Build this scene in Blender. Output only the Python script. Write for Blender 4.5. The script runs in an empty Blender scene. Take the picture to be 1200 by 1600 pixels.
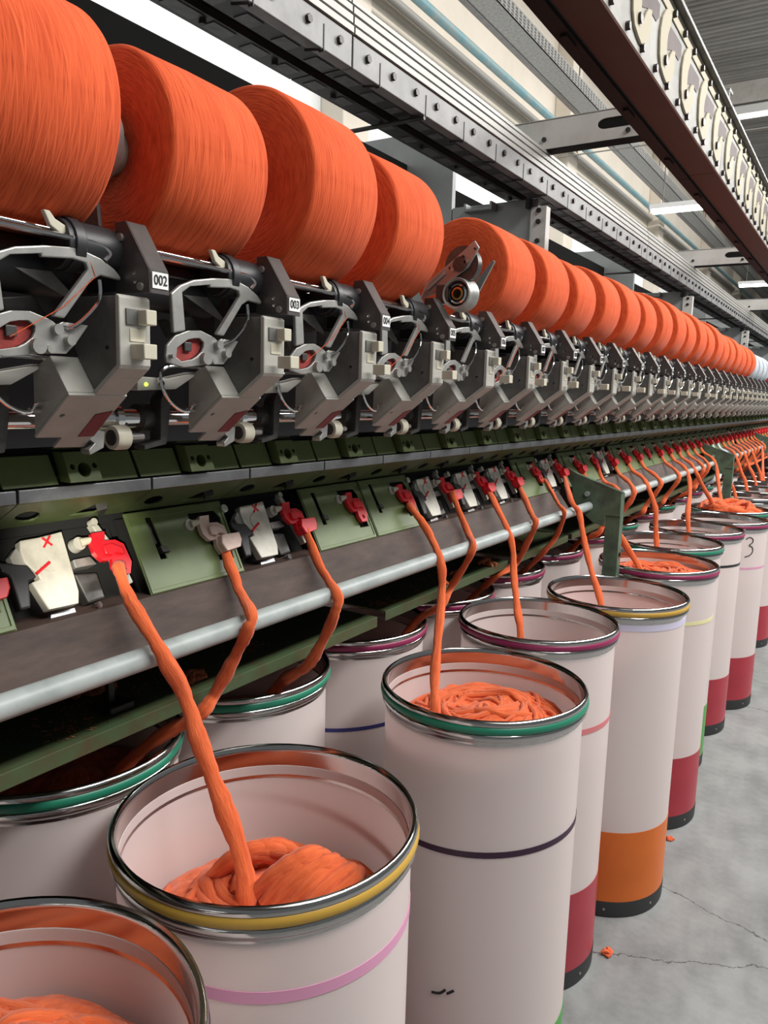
import bpy, bmesh, math, random
from math import sin, cos, pi, radians
from mathutils import Vector, Matrix, noise
from mathutils.geometry import tessellate_polygon

C = bpy.context.scene.collection
scene = bpy.context.scene
PI = math.pi

# ------------------------------------------------------------------ camera, world, lights, exposure
cam_d = bpy.data.cameras.new('camera'); cam = bpy.data.objects.new('camera', cam_d); C.objects.link(cam)
cam_d.sensor_width = 36.0; cam_d.lens = 27.0; cam_d.clip_start = 0.02; cam_d.clip_end = 200
right = Vector((0.84465, 0.53461, 0.02760)); down = Vector((0.10385, -0.11306, -0.98815)); fwd = Vector((-0.52515, 0.83750, -0.15102))
mw = Matrix((right, -down, -fwd)).transposed().to_4x4(); mw.translation = (0, 0, 1.68)
cam.matrix_world = mw
scene.camera = cam
scene.view_settings.view_transform = 'Standard'; scene.view_settings.look = 'None'
scene.view_settings.gamma = 1.0; scene.view_settings.exposure = 0.1; scene.view_settings.use_curve_mapping = False

world = bpy.data.worlds.new('hall_air'); scene.world = world; world.use_nodes = True
bgn = world.node_tree.nodes['Background']; bgn.inputs[0].default_value = (0.93, 0.97, 1.0, 1); bgn.inputs[1].default_value = 0.15

def area_light(name, loc, size, size_y, power, rot=(0, 0, 0), col=(1, 0.98, 0.95)):
    d = bpy.data.lights.new(name, 'AREA'); d.shape = 'RECTANGLE'; d.size = size; d.size_y = size_y
    d.energy = power; d.color = col
    o = bpy.data.objects.new(name, d); C.objects.link(o); o.location = loc; o.rotation_euler = rot
    return o
area_light('aisle_lamps', (2.3, 7.0, 5.0), 0.6, 14, 900, (0, radians(24), 0))
area_light('aisle_lamps', (1.0, 0.1, 3.6), 1.2, 1.2, 8, (radians(-20), radians(8), 0))
area_light('far_aisle_lamps', (-2.2, 8.0, 5.2), 0.4, 22, 70, (0, radians(22), 0), (1, 0.985, 0.95))
area_light('wall_fill_light', (-2.35, 6.5, 2.3), 0.3, 14, 60, (0, radians(100), 0), (0.98, 0.99, 1.0))  # unseen fill light, added to brighten the white lower wall
sp = bpy.data.lights.new('unit_spot', 'SPOT'); sp.energy = 60; sp.spot_size = radians(15); sp.spot_blend = 1.0; sp.shadow_soft_size = 0.01; sp.color = (1, 0.93, 0.78)  # unseen source for the bright pool on the first spinning unit
spo = bpy.data.objects.new('unit_spot', sp); C.objects.link(spo); spo.location = (-0.30, 0.20, 1.56)
spo.rotation_euler = (Vector((-0.985, 0.71, 1.44)) - Vector(spo.location)).to_track_quat('-Z', 'Y').to_euler()

# ------------------------------------------------------------------ materials
def mat(name, col, rough=0.5, metal=0.0, bump=0.0, bscale=60, var=0.0, vscale=8, emit=0.0, coat=0.0, stretch=None, spec=0.5, dirt=None):
    m = bpy.data.materials.new(name); m.use_nodes = True
    nt = m.node_tree; b = nt.nodes['Principled BSDF']
    b.inputs['Base Color'].default_value = (*col, 1); b.inputs['Roughness'].default_value = rough; b.inputs['Metallic'].default_value = metal
    b.inputs['Specular IOR Level'].default_value = spec
    if coat: b.inputs['Coat Weight'].default_value = coat
    if emit:
        b.inputs['Emission Color'].default_value = (*col, 1); b.inputs['Emission Strength'].default_value = emit
    tc = nt.nodes.new('ShaderNodeTexCoord'); src = tc.outputs['Object']
    if stretch:
        mp = nt.nodes.new('ShaderNodeMapping'); mp.inputs['Scale'].default_value = stretch
        nt.links.new(src, mp.inputs['Vector']); src = mp.outputs['Vector']
    if var or dirt:
        n = nt.nodes.new('ShaderNodeTexNoise'); n.inputs['Scale'].default_value = vscale; n.inputs['Detail'].default_value = 6; n.inputs['Roughness'].default_value = 0.65
        nt.links.new(src, n.inputs['Vector'])
        r = nt.nodes.new('ShaderNodeValToRGB')
        lo = tuple(c*(1-var) for c in col); hi = tuple(min(1, c*(1+var)) for c in col)
        r.color_ramp.elements[0].position = 0.3; r.color_ramp.elements[0].color = (*(dirt or lo), 1)
        r.color_ramp.elements[1].position = 0.58 if dirt else 0.7; r.color_ramp.elements[1].color = (*(col if dirt else hi), 1)
        nt.links.new(n.outputs['Fac'], r.inputs['Fac']); nt.links.new(r.outputs['Color'], b.inputs['Base Color'])
    if bump:
        n2 = nt.nodes.new('ShaderNodeTexNoise'); n2.inputs['Scale'].default_value = bscale; n2.inputs['Detail'].default_value = 4
        nt.links.new(src, n2.inputs['Vector'])
        bp = nt.nodes.new('ShaderNodeBump'); bp.inputs['Strength'].default_value = bump; bp.inputs['Distance'].default_value = 0.01
        nt.links.new(n2.outputs['Fac'], bp.inputs['Height']); nt.links.new(bp.outputs['Normal'], b.inputs['Normal'])
    return m

def math_node(nt, op, a, b=None):
    n = nt.nodes.new('ShaderNodeMath'); n.operation = op
    for i, v in enumerate((a, b)):
        if v is None: continue
        if isinstance(v, (int, float)): n.inputs[i].default_value = v
        else: nt.links.new(v, n.inputs[i])
    return n.outputs[0]

def yarn_mat(name, col, dark):
    """wound yarn: fine threads round the cylinder, rings on the ends"""
    m = mat(name, col, 0.85, spec=0.15); nt = m.node_tree; b = nt.nodes['Principled BSDF']
    tc = nt.nodes.new('ShaderNodeTexCoord'); s = nt.nodes.new('ShaderNodeSeparateXYZ'); nt.links.new(tc.outputs['Object'], s.inputs[0])
    x, y, z = s.outputs
    r = math_node(nt, 'SQRT', math_node(nt, 'ADD', math_node(nt, 'MULTIPLY', x, x), math_node(nt, 'MULTIPLY', z, z)))
    a = math_node(nt, 'ARCTAN2', z, x)
    hs = []
    for sg in (1, -1):
        yy = math_node(nt, 'ADD', y, math_node(nt, 'MULTIPLY', a, 0.011*sg))
        cx = nt.nodes.new('ShaderNodeCombineXYZ')
        nt.links.new(math_node(nt, 'MULTIPLY', a, 1.6), cx.inputs[0]); nt.links.new(math_node(nt, 'MULTIPLY', yy, 330), cx.inputs[1]); nt.links.new(math_node(nt, 'MULTIPLY', r, 420), cx.inputs[2])
        n = nt.nodes.new('ShaderNodeTexNoise'); n.inputs['Scale'].default_value = 1.0; n.inputs['Detail'].default_value = 2
        nt.links.new(cx.outputs[0], n.inputs['Vector']); hs.append(n.outputs['Fac'])
    h = math_node(nt, 'MAXIMUM', hs[0], hs[1])
    ramp = nt.nodes.new('ShaderNodeValToRGB'); ramp.color_ramp.elements[0].position = 0.35; ramp.color_ramp.elements[0].color = (*dark, 1)
    ramp.color_ramp.elements[1].position = 0.68; ramp.color_ramp.elements[1].color = (*col, 1)
    nt.links.new(h, ramp.inputs['Fac']); nt.links.new(ramp.outputs['Color'], b.inputs['Base Color'])
    bp = nt.nodes.new('ShaderNodeBump'); bp.inputs['Strength'].default_value = 0.55; bp.inputs['Distance'].default_value = 0.0025
    nt.links.new(h, bp.inputs['Height']); nt.links.new(bp.outputs['Normal'], b.inputs['Normal'])
    b.inputs['Sheen Weight'].default_value = 0.04
    return m

def sliver_mat(name, col, dark):
    m = mat(name, col, 0.9, spec=0.1); nt = m.node_tree; b = nt.nodes['Principled BSDF']
    uv = nt.nodes.new('ShaderNodeUVMap'); mp = nt.nodes.new('ShaderNodeMapping'); mp.inputs['Scale'].default_value = (9, 14, 1)
    nt.links.new(uv.outputs[0], mp.inputs[0])
    n = nt.nodes.new('ShaderNodeTexNoise'); n.inputs['Scale'].default_value = 1.0; n.inputs['Detail'].default_value = 5; n.inputs['Roughness'].default_value = 0.7
    nt.links.new(mp.outputs[0], n.inputs['Vector'])
    ramp = nt.nodes.new('ShaderNodeValToRGB'); ramp.color_ramp.elements[0].position = 0.3; ramp.color_ramp.elements[0].color = (*dark, 1)
    ramp.color_ramp.elements[1].position = 0.65; ramp.color_ramp.elements[1].color = (*col, 1)
    nt.links.new(n.outputs['Fac'], ramp.inputs['Fac']); nt.links.new(ramp.outputs['Color'], b.inputs['Base Color'])
    bp = nt.nodes.new('ShaderNodeBump'); bp.inputs['Strength'].default_value = 0.7; bp.inputs['Distance'].default_value = 0.004
    nt.links.new(n.outputs['Fac'], bp.inputs['Height']); nt.links.new(bp.outputs['Normal'], b.inputs['Normal'])
    b.inputs['Sheen Weight'].default_value = 0.2
    return m

M = {}
M['yarn'] = yarn_mat('orange_yarn', (0.77, 0.126, 0.040), (0.52, 0.066, 0.019))
M['yarn_grey'] = yarn_mat('grey_yarn', (0.50, 0.55, 0.60), (0.38, 0.42, 0.46))
M['yarn_red'] = yarn_mat('red_yarn', (0.55, 0.04, 0.05), (0.35, 0.02, 0.03))
M['sliver'] = sliver_mat('orange_sliver', (0.82, 0.175, 0.060), (0.56, 0.085, 0.025))
M['sliver_white'] = sliver_mat('white_sliver', (0.75, 0.78, 0.80), (0.58, 0.62, 0.65))
M['lint'] = mat('orange_lint', (0.42, 0.13, 0.05), 0.95, bump=0.8, bscale=300, var=0.4, vscale=120)
M['tube'] = mat('paper_tube', (0.50, 0.45, 0.36), 0.7)
M['steel_dark'] = mat('dark_steel', (0.085, 0.082, 0.078), 0.42, 0.55, var=0.35, vscale=30)
M['steel_edge'] = mat('bracket_steel', (0.12, 0.11, 0.105), 0.35, 0.6, var=0.25, vscale=18)
M['steel'] = mat('brushed_steel', (0.36, 0.355, 0.335), 0.42, 0.55, var=0.2, vscale=25)
M['chrome'] = mat('chrome', (0.78, 0.78, 0.78), 0.10, 1.0)
M['rim'] = mat('can_rim_steel', (0.52, 0.51, 0.50), 0.13, 1.0, var=0.06, vscale=6)
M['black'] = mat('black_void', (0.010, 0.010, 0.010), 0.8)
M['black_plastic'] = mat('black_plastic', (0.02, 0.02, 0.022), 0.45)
M['grey_plastic'] = mat('grey_casing', (0.42, 0.41, 0.37), 0.45, var=0.15, vscale=14, bump=0.05, bscale=200)
M['side_grey'] = mat('side_panel_grey', (0.14, 0.138, 0.13), 0.5, 0.25, var=0.2, vscale=40)
M['cream'] = mat('cream_plastic', (0.56, 0.53, 0.42), 0.42, var=0.08, vscale=20)
M['label'] = mat('label_white', (0.85, 0.85, 0.83), 0.5)
M['ink'] = mat('ink_black', (0.012, 0.012, 0.014), 0.6)
M['sticker'] = mat('dark_red_sticker', (0.20, 0.012, 0.025), 0.4, var=0.3, vscale=40)
M['red_disc'] = mat('red_felt', (0.26, 0.025, 0.02), 0.7, var=0.35, vscale=60)
M['red_plastic'] = mat('red_plastic', (0.66, 0.012, 0.022), 0.32, coat=0.2, var=0.1, vscale=25)
M['pale_plastic'] = mat('worn_pale_plastic', (0.62, 0.46, 0.40), 0.5, var=0.12, vscale=60)
M['led'] = mat('led_green', (0.65, 0.9, 0.05), 0.4, emit=3.0)
M['bar_black'] = mat('bar_black', (0.008, 0.008, 0.008), 0.9, spec=0.05)
M['green'] = mat('machine_green', (0.108, 0.148, 0.052), 0.38, var=0.14, vscale=16)
M['green_dark'] = mat('machine_green_band', (0.085, 0.115, 0.045), 0.42, var=0.25, vscale=12)
M['green_tray'] = mat('tray_green', (0.060, 0.098, 0.045), 0.40, dirt=(0.075, 0.06, 0.03), vscale=22)
M['green_post'] = mat('post_green', (0.10, 0.16, 0.105), 0.42, dirt=(0.035, 0.045, 0.035), vscale=9)
M['brown'] = mat('brown_plate', (0.056, 0.035, 0.028), 0.65, 0.0, spec=0.3, var=0.4, vscale=10, stretch=(4, 1, 4))
M['alu'] = mat('aluminium_strip', (0.36, 0.37, 0.38), 0.38, 0.75, var=0.25, vscale=14)
M['pipe'] = mat('painted_pipe', (0.36, 0.40, 0.39), 0.45, 0.0, dirt=(0.25, 0.285, 0.28), vscale=14)
M['bolt'] = mat('dark_bolt', (0.05, 0.045, 0.045), 0.4, 0.7)
M['casing'] = mat('zinc_casing', (0.56, 0.54, 0.47), 0.42, 0.1, dirt=(0.42, 0.40, 0.34), vscale=28)
M['rubber'] = mat('black_rubber', (0.022, 0.023, 0.024), 0.6)
M['bump_yellow'] = mat('bumper_yellow', (0.50, 0.30, 0.045), 0.4)
M['bump_green'] = mat('bumper_green', (0.015, 0.20, 0.12), 0.38)
M['bump_magenta'] = mat('bumper_magenta', (0.26, 0.020, 0.085), 0.38)
M['bump_black'] = mat('bumper_black', (0.02, 0.02, 0.022), 0.4)
M['bump_tan'] = mat('bumper_tan', (0.32, 0.19, 0.08), 0.45)
M['band_red'] = mat('band_red', (0.36, 0.028, 0.045), 0.4, var=0.1, vscale=6)
M['band_orange'] = mat('band_orange', (0.62, 0.135, 0.012), 0.4, var=0.08, vscale=6)
M['band_green'] = mat('band_green', (0.06, 0.30, 0.045), 0.4)
M['tape_pink'] = mat('tape_pink', (0.66, 0.30, 0.46), 0.45)
M['tape_rose'] = mat('tape_rose', (0.60, 0.18, 0.19), 0.5)
M['tape_plum'] = mat('tape_plum', (0.035, 0.008, 0.03), 0.45)
M['tape_lilac'] = mat('tape_lilac', (0.58, 0.55, 0.70), 0.5)
M['tape_yellow'] = mat('tape_yellow', (0.72, 0.68, 0.36), 0.5)
M['tape_blue'] = mat('tape_blue', (0.03, 0.03, 0.16), 0.5)
M['rail_face'] = mat('rail_face_grey', (0.22, 0.22, 0.22), 0.5, 0.2, var=0.2, vscale=10)
M['rail_alu'] = mat('rail_aluminium', (0.34, 0.335, 0.315), 0.45, 0.2, var=0.08, vscale=6)
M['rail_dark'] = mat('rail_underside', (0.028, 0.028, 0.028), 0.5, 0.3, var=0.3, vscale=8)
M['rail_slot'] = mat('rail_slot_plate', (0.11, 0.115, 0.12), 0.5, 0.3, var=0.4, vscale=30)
M['frame_grey'] = mat('grey_sheet', (0.25, 0.27, 0.27), 0.45, 0.2, var=0.12, vscale=5)
M['beam_paint'] = mat('beam_pale_paint', (0.55, 0.54, 0.51), 0.5, dirt=(0.44, 0.43, 0.40), vscale=8)
M['maroon'] = mat('maroon_sheet', (0.038, 0.026, 0.023), 0.6, 0.0, spec=0.3, var=0.12, vscale=5)
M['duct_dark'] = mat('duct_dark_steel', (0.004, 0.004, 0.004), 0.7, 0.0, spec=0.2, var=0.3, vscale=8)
M['acrylic'] = mat('clear_worn_panel', (0.34, 0.335, 0.315), 0.5, 0.0, spec=0.06, var=0.25, vscale=9)
M['flap'] = mat('flap_ivory', (0.42, 0.375, 0.275), 0.5, spec=0.06)
M['flap_brown'] = mat('bobbin_brown', (0.110, 0.082, 0.080), 0.5, spec=0.06, var=0.2, vscale=12)
M['blue_pipe'] = mat('blue_pipe', (0.16, 0.32, 0.36), 0.45, dirt=(0.30, 0.34, 0.32), vscale=7)
M['mid_grey'] = mat('plain_grey', (0.30, 0.29, 0.27), 0.5)
M['tray_grey'] = mat('perforated_tray', (0.30, 0.30, 0.285), 0.5, 0.3, var=0.3, vscale=40)
M['lamp'] = mat('lamp_tube', (1.0, 0.98, 0.94), 0.5, emit=9.0)
M['lamp_case'] = mat('lamp_case', (0.75, 0.75, 0.74), 0.5)

def wall_material(name, col, dark):
    return mat(name, col, 0.8, dirt=dark, vscale=1.6, bump=0.05, bscale=30)
M['wall_cream'] = wall_material('wall_cream', (0.72, 0.655, 0.56), (0.64, 0.58, 0.49))
M['wall_white'] = wall_material('wall_white', (0.86, 0.88, 0.88), (0.80, 0.82, 0.82))
M['wall_back'] = wall_material('wall_grey', (0.55, 0.55, 0.53), (0.5, 0.5, 0.48))
M['ceiling'] = mat('corrugated_sheet', (0.30, 0.295, 0.28), 0.6, dirt=(0.17, 0.165, 0.155), vscale=1.3, stretch=(0.5, 6, 1))

def floor_material():
    m = mat('concrete', (0.33, 0.335, 0.33), 0.62); nt = m.node_tree; b = nt.nodes['Principled BSDF']
    tc = nt.nodes.new('ShaderNodeTexCoord'); s = nt.nodes.new('ShaderNodeSeparateXYZ'); nt.links.new(tc.outputs['Object'], s.inputs[0])
    def nz(scale, det=6):
        n = nt.nodes.new('ShaderNodeTexNoise'); n.inputs['Scale'].default_value = scale; n.inputs['Detail'].default_value = det; n.inputs['Roughness'].default_value = 0.65
        nt.links.new(tc.outputs['Object'], n.inputs['Vector']); return n.outputs['Fac']
    r = nt.nodes.new('ShaderNodeValToRGB'); r.color_ramp.elements[0].position = 0.34; r.color_ramp.elements[0].color = (0.145, 0.15, 0.15, 1)
    r.color_ramp.elements[1].position = 0.6; r.color_ramp.elements[1].color = (0.265, 0.272, 0.268, 1)
    v = math_node(nt, 'ADD', math_node(nt, 'MULTIPLY', nz(3.2), 0.65), math_node(nt, 'MULTIPLY', nz(13), 0.35))
    nt.links.new(v, r.inputs['Fac'])
    x, y, _ = s.outputs; wob = math_node(nt, 'MULTIPLY', math_node(nt, 'SUBTRACT', nz(9, 5), 0.5), 0.09)
    mask = None
    for (x0, y0, x1, y1) in ((-0.70, 2.70, 1.2, 2.17), (-0.8, 2.05, 1.0, 2.95), (-0.5, 4.6, 1.0, 4.4)):
        L = math.hypot(x1-x0, y1-y0); A, B = -(y1-y0)/L, (x1-x0)/L
        d = math_node(nt, 'ADD', math_node(nt, 'MULTIPLY', math_node(nt, 'SUBTRACT', x, x0), A), math_node(nt, 'MULTIPLY', math_node(nt, 'SUBTRACT', y, y0), B))
        d = math_node(nt, 'ABSOLUTE', math_node(nt, 'ADD', d, wob))
        k = math_node(nt, 'LESS_THAN', d, 0.0022)
        mask = k if mask is None else math_node(nt, 'MAXIMUM', mask, k)
    mx = nt.nodes.new('ShaderNodeMixRGB'); mx.inputs[2].default_value = (0.07, 0.07, 0.068, 1)
    nt.links.new(mask, mx.inputs[0]); nt.links.new(r.outputs['Color'], mx.inputs[1]); nt.links.new(mx.outputs[0], b.inputs['Base Color'])
    bp = nt.nodes.new('ShaderNodeBump'); bp.inputs['Strength'].default_value = 0.12; bp.inputs['Distance'].default_value = 0.01
    nt.links.new(nz(40), bp.inputs['Height']); nt.links.new(bp.outputs['Normal'], b.inputs['Normal'])
    return m
M['floor'] = floor_material()

def can_plastic():
    m = bpy.data.materials.new('can_plastic'); m.use_nodes = True; nt = m.node_tree
    b = nt.nodes['Principled BSDF']; out = nt.nodes['Material Output']
    b.inputs['Base Color'].default_value = (0.86, 0.775, 0.755, 1); b.inputs['Roughness'].default_value = 0.38; b.inputs['Specular IOR Level'].default_value = 0.4
    t = nt.nodes.new('ShaderNodeBsdfTranslucent'); t.inputs[0].default_value = (0.90, 0.84, 0.83, 1)
    mx = nt.nodes.new('ShaderNodeMixShader'); mx.inputs[0].default_value = 0.36
    nt.links.new(b.outputs[0], mx.inputs[1]); nt.links.new(t.outputs[0], mx.inputs[2]); nt.links.new(mx.outputs[0], out.inputs[0])
    return m
M['can'] = can_plastic()

# ------------------------------------------------------------------ mesh helpers
class MB:
    def __init__(s): s.v = []; s.f = []; s.m = []; s.uv = {}
    def face(s, idx, mi=0): s.f.append(tuple(idx)); s.m.append(mi)
    def add(s, verts, faces, mi=0):
        o = len(s.v); s.v += [Vector(p) for p in verts]
        for f in faces: s.face([i+o for i in f], mi)
        return o
    def box(s, lo, hi, mi=0):
        x0, y0, z0 = lo; x1, y1, z1 = hi
        s.add([(x0,y0,z0),(x1,y0,z0),(x1,y1,z0),(x0,y1,z0),(x0,y0,z1),(x1,y0,z1),(x1,y1,z1),(x0,y1,z1)],
              [(0,3,2,1),(4,5,6,7),(0,1,5,4),(1,2,6,5),(2,3,7,6),(3,0,4,7)], mi); return s
    def prism(s, poly, fr, a, b, holes=(), mi=0):
        """poly in 2-D, fr(u, v, w) -> point, extruded from w=a to w=b, holes cut through"""
        loops = [list(poly)] + [list(h) for h in holes]
        flat = [p for l in loops for p in l]; n = len(flat)
        tris = tessellate_polygon([[Vector((p[0], p[1], 0)) for p in l] for l in loops])
        o = s.add([fr(p[0], p[1], a) for p in flat] + [fr(p[0], p[1], b) for p in flat], [])
        for t in tris:
            s.face([o+i for i in t], mi); s.face([o+n+i for i in reversed(t)], mi)
        k = 0
        for l in loops:
            m = len(l)
            for i in range(m):
                j = (i+1) % m; s.face((o+k+i, o+k+j, o+n+k+j, o+n+k+i), mi)
            k += m
        return s
    def cyl(s, p0, p1, r, r2=None, n=20, mi=0, caps=True):
        p0, p1 = Vector(p0), Vector(p1); r2 = r if r2 is None else r2
        d = (p1-p0).normalized(); a = d.orthogonal().normalized(); c = d.cross(a)
        vs = []
        for p, q in ((p0, r), (p1, r2)):
            vs += [p + (a*cos(2*PI*i/n) + c*sin(2*PI*i/n))*q for i in range(n)]
        fs = [(i, (i+1) % n, n+(i+1) % n, n+i) for i in range(n)]
        if caps: fs += [tuple(reversed(range(n))), tuple(range(n, 2*n))]
        s.add(vs, fs, mi); return s
    def tube(s, pts, r, n=10, mi=0, flat=1.0, uv=False, closed=False):
        pts = [Vector(p) for p in pts]; N = len(pts)
        R = r if isinstance(r, (list, tuple)) else [r]*N
        a = None; rows = []; L = 0; lens = []
        for i, p in enumerate(pts):
            t = (pts[min(i+1, N-1)] - pts[max(i-1, 0)]).normalized()
            a = t.orthogonal().normalized() if a is None else (a - t*a.dot(t)).normalized()
            c = t.cross(a); rows.append([p + (a*cos(2*PI*k/n) + c*sin(2*PI*k/n)*flat)*R[i] for k in range(n)])
            if i: L += (p-pts[i-1]).length
            lens.append(L)
        o = s.add([q for row in rows for q in row], [])
        for i in range(N-1):
            for k in range(n):
                j = (k+1) % n
                s.face((o+i*n+k, o+i*n+j, o+(i+1)*n+j, o+(i+1)*n+k), mi)
                if uv: s.uv[len(s.f)-1] = [(k/n, lens[i]), ((k+1)/n, lens[i]), ((k+1)/n, lens[i+1]), (k/n, lens[i+1])]
        s.face([o+k for k in reversed(range(n))], mi); s.face([o+(N-1)*n+k for k in range(n)], mi)
        return s
    def lathe(s, prof, c=(0,0,0), axis='Z', n=48, mi=0, closed=False):
        o = len(s.v); c = Vector(c)
        for (r, h) in prof:
            for i in range(n):
                x, y = r*cos(2*PI*i/n), r*sin(2*PI*i/n)
                s.v.append(c + (Vector((x, y, h)) if axis == 'Z' else Vector((y, h, x)) if axis == 'Y' else Vector((h, x, y))))
        m = len(prof)
        for k in range(m if closed else m-1):
            k2 = (k+1) % m
            for i in range(n):
                j = (i+1) % n; s.face((o+k*n+i, o+k*n+j, o+k2*n+j, o+k2*n+i), mi)
        return s
    def build(s, name, m, parent=None, smooth=True, bevel=0.0, origin=None, ang=35):
        me = bpy.data.meshes.new(name); og = Vector(origin) if origin is not None else Vector((0,0,0))
        me.from_pydata([tuple(v-og) for v in s.v], [], s.f)
        mats = m if isinstance(m, (list, tuple)) else [m]
        for x in mats: me.materials.append(x)
        me.polygons.foreach_set('material_index', s.m)
        if s.uv:
            ul = me.uv_layers.new(name='UVMap')
            for p in me.polygons:
                if p.index in s.uv:
                    for li, q in zip(p.loop_indices, s.uv[p.index]): ul.data[li].uv = q
        bm = bmesh.new(); bm.from_mesh(me); bmesh.ops.recalc_face_normals(bm, faces=bm.faces); bm.to_mesh(me); bm.free()
        if smooth:
            me.polygons.foreach_set('use_smooth', [True]*len(me.polygons)); me.set_sharp_from_angle(angle=radians(ang))
        me.update()
        o = bpy.data.objects.new(name, me); C.objects.link(o)
        if parent is not None: o.parent = parent
        elif origin is not None: o.location = og
        if bevel:
            b = o.modifiers.new('bevel', 'BEVEL'); b.width = bevel; b.segments = 2; b.limit_method = 'ANGLE'; b.angle_limit = radians(40)
        return o

XZ = lambda u, v, w: (u, w, v)          # polygon in X-Z, extruded along Y
YZ = lambda u, v, w: (w, u, v)          # polygon in Y-Z, extruded along X
XY = lambda u, v, w: (u, v, w)
def circle(cx, cy, r, n=16, ry=None): return [(cx+r*cos(2*PI*i/n), cy+(ry or r)*sin(2*PI*i/n)) for i in range(n)]
def tag(o, label, cat, group=None, kind=None):
    o['label'] = label; o['category'] = cat
    if group: o['group'] = group
    if kind: o['kind'] = kind
    return o
def thing(name, loc, label, cat, group=None, rz=0):
    o = bpy.data.objects.new(name, None); C.objects.link(o); o.empty_display_size = 0.05
    o.location = loc; o.rotation_euler = (0, 0, rz)
    return tag(o, label, cat, group)
def struct(o): o['kind'] = 'structure'; return o
def copy_tree(o, parent=None, skip=()):
    c = o.copy(); C.objects.link(c)
    if parent is not None: c.parent = parent
    for ch in KIDS.get(o.name, []):
        if ch.name.split('.')[0] in skip: continue
        copy_tree(ch, c, skip)
    return c
KIDS = {}
def index_kids():
    KIDS.clear()
    for o in bpy.data.objects:
        if o.parent: KIDS.setdefault(o.parent.name, []).append(o)
WORDS = ['first','second','third','fourth','fifth','sixth','seventh','eighth','ninth','tenth','eleventh','twelfth','thirteenth','fourteenth','fifteenth','sixteenth','seventeenth','eighteenth','nineteenth']
def ordinal(n):
    if n < 20: return WORDS[n-1]
    t, u = divmod(n, 10); T = {2:'twent',3:'thirt',4:'fort',5:'fift'}[t]
    return T+'ieth' if u == 0 else T+'y-'+WORDS[u-1]
def catmull(P, k=6):
    P = [Vector(p) for p in P]; out = []
    for i in range(len(P)-1):
        a, b, c, d = P[max(i-1,0)], P[i], P[i+1], P[min(i+2,len(P)-1)]
        for j in range(k):
            t = j/k
            out.append(0.5*((2*b)+(c-a)*t+(2*a-5*b+4*c-d)*t*t+(3*b-a-3*c+d)*t**3))
    return out+[P[-1]]

PITCH = 0.23
rnd = random.Random(7)

# ------------------------------------------------------------------ the setting
struct(MB().box((-3.4, -4, -0.1), (5, 30, 0)).build('floor', M['floor'], smooth=False))
w = MB(); w.box((-3.5, -4, 0), (-3.2, 30, 3.9), 0); w.box((-3.5, -4, 3.9), (-3.2, 30, 5.7), 1)
struct(w.build('wall_left', [M['wall_white'], M['wall_cream']], smooth=False))
struct(MB().box((-3.2, 29.7, 0), (5, 30, 5.7)).build('wall_back', M['wall_back'], smooth=False))
cb = MB(); prof = []; y = -4.0
while y < 30: prof += [(y, 0), (y+0.04, 0), (y+0.05, 0.025), (y+0.09, 0.025), (y+0.10, 0)]; y += 0.10
vs = [(-3.4, p, 5.6+h) for p, h in prof] + [(5, p, 5.6+h) for p, h in prof]; n = len(prof)
cb.add(vs, [(i, i+1, n+i+1, n+i) for i in range(n-1)])
struct(cb.build('ceiling', M['ceiling'], smooth=False))
for i, yy in enumerate((0.1, 4.2, 8.3, 12.4, 16.5, 20.6, 24.7)):
    struct(MB().box((-3.2, yy, 0), (-3.02, yy+0.3, 5.6)).build('trim_%d' % (i+1), M['wall_cream'], smooth=False, bevel=0.01))
for i, yy in enumerate((5.6, 10.85, 16.1, 21.35)):
    struct(MB().box((-3.2, yy, 5.35), (5, yy+0.22, 5.6)).build('trim_%d' % (i+9), M['beam_paint'], smooth=False))

def wall_run(name, m, x, z, r, label, cat, y0=-2, y1=29):
    return tag(MB().tube([(x, y0, z), (x, y1, z)], r, n=14).build(name, m, origin=(x, y0, z)), label, cat)
wall_run('water_pipe', M['blue_pipe'], -2.95, 4.38, 0.035, 'thin blue pipe running along the upper part of the cream wall', 'pipe')
wall_run('shadowed_ledge', M['mid_grey'], -3.15, 4.42, 0.03, 'thin grey shadowed ledge on the cream wall just below the blue pipe', 'pipe')  # grey tube puts the shadow line of a wall step into shape and colour
t = thing('cable_tray', (-2.60, -2, 4.27), 'grey perforated cable tray hanging beside the cream wall above the blue pipe', 'cable tray')
b = MB(); b.box((0, 0, 0), (0.22, 31, 0.006)); b.box((0, 0, 0), (0.006, 31, 0.10)); b.box((0.214, 0, 0), (0.22, 31, 0.10))
b.box((0.0, 0, -0.004), (0.05, 31, 0.0), 1)
for k in range(400):
    for r_ in range(4): b.box((0.2195, 0.05+k*0.07, 0.012+r_*0.021), (0.2212, 0.085+k*0.07, 0.024+r_*0.021), 1)
b.build('tray', [M['tray_grey'], M['steel_edge']], t, smooth=False)
for k in range(9): MB().cyl((0.11, 3+3*k, 0.0), (0.11, 3+3*k, 0.9), 0.006, n=8).build('hanger_rod', M['steel_dark'], t)

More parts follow.
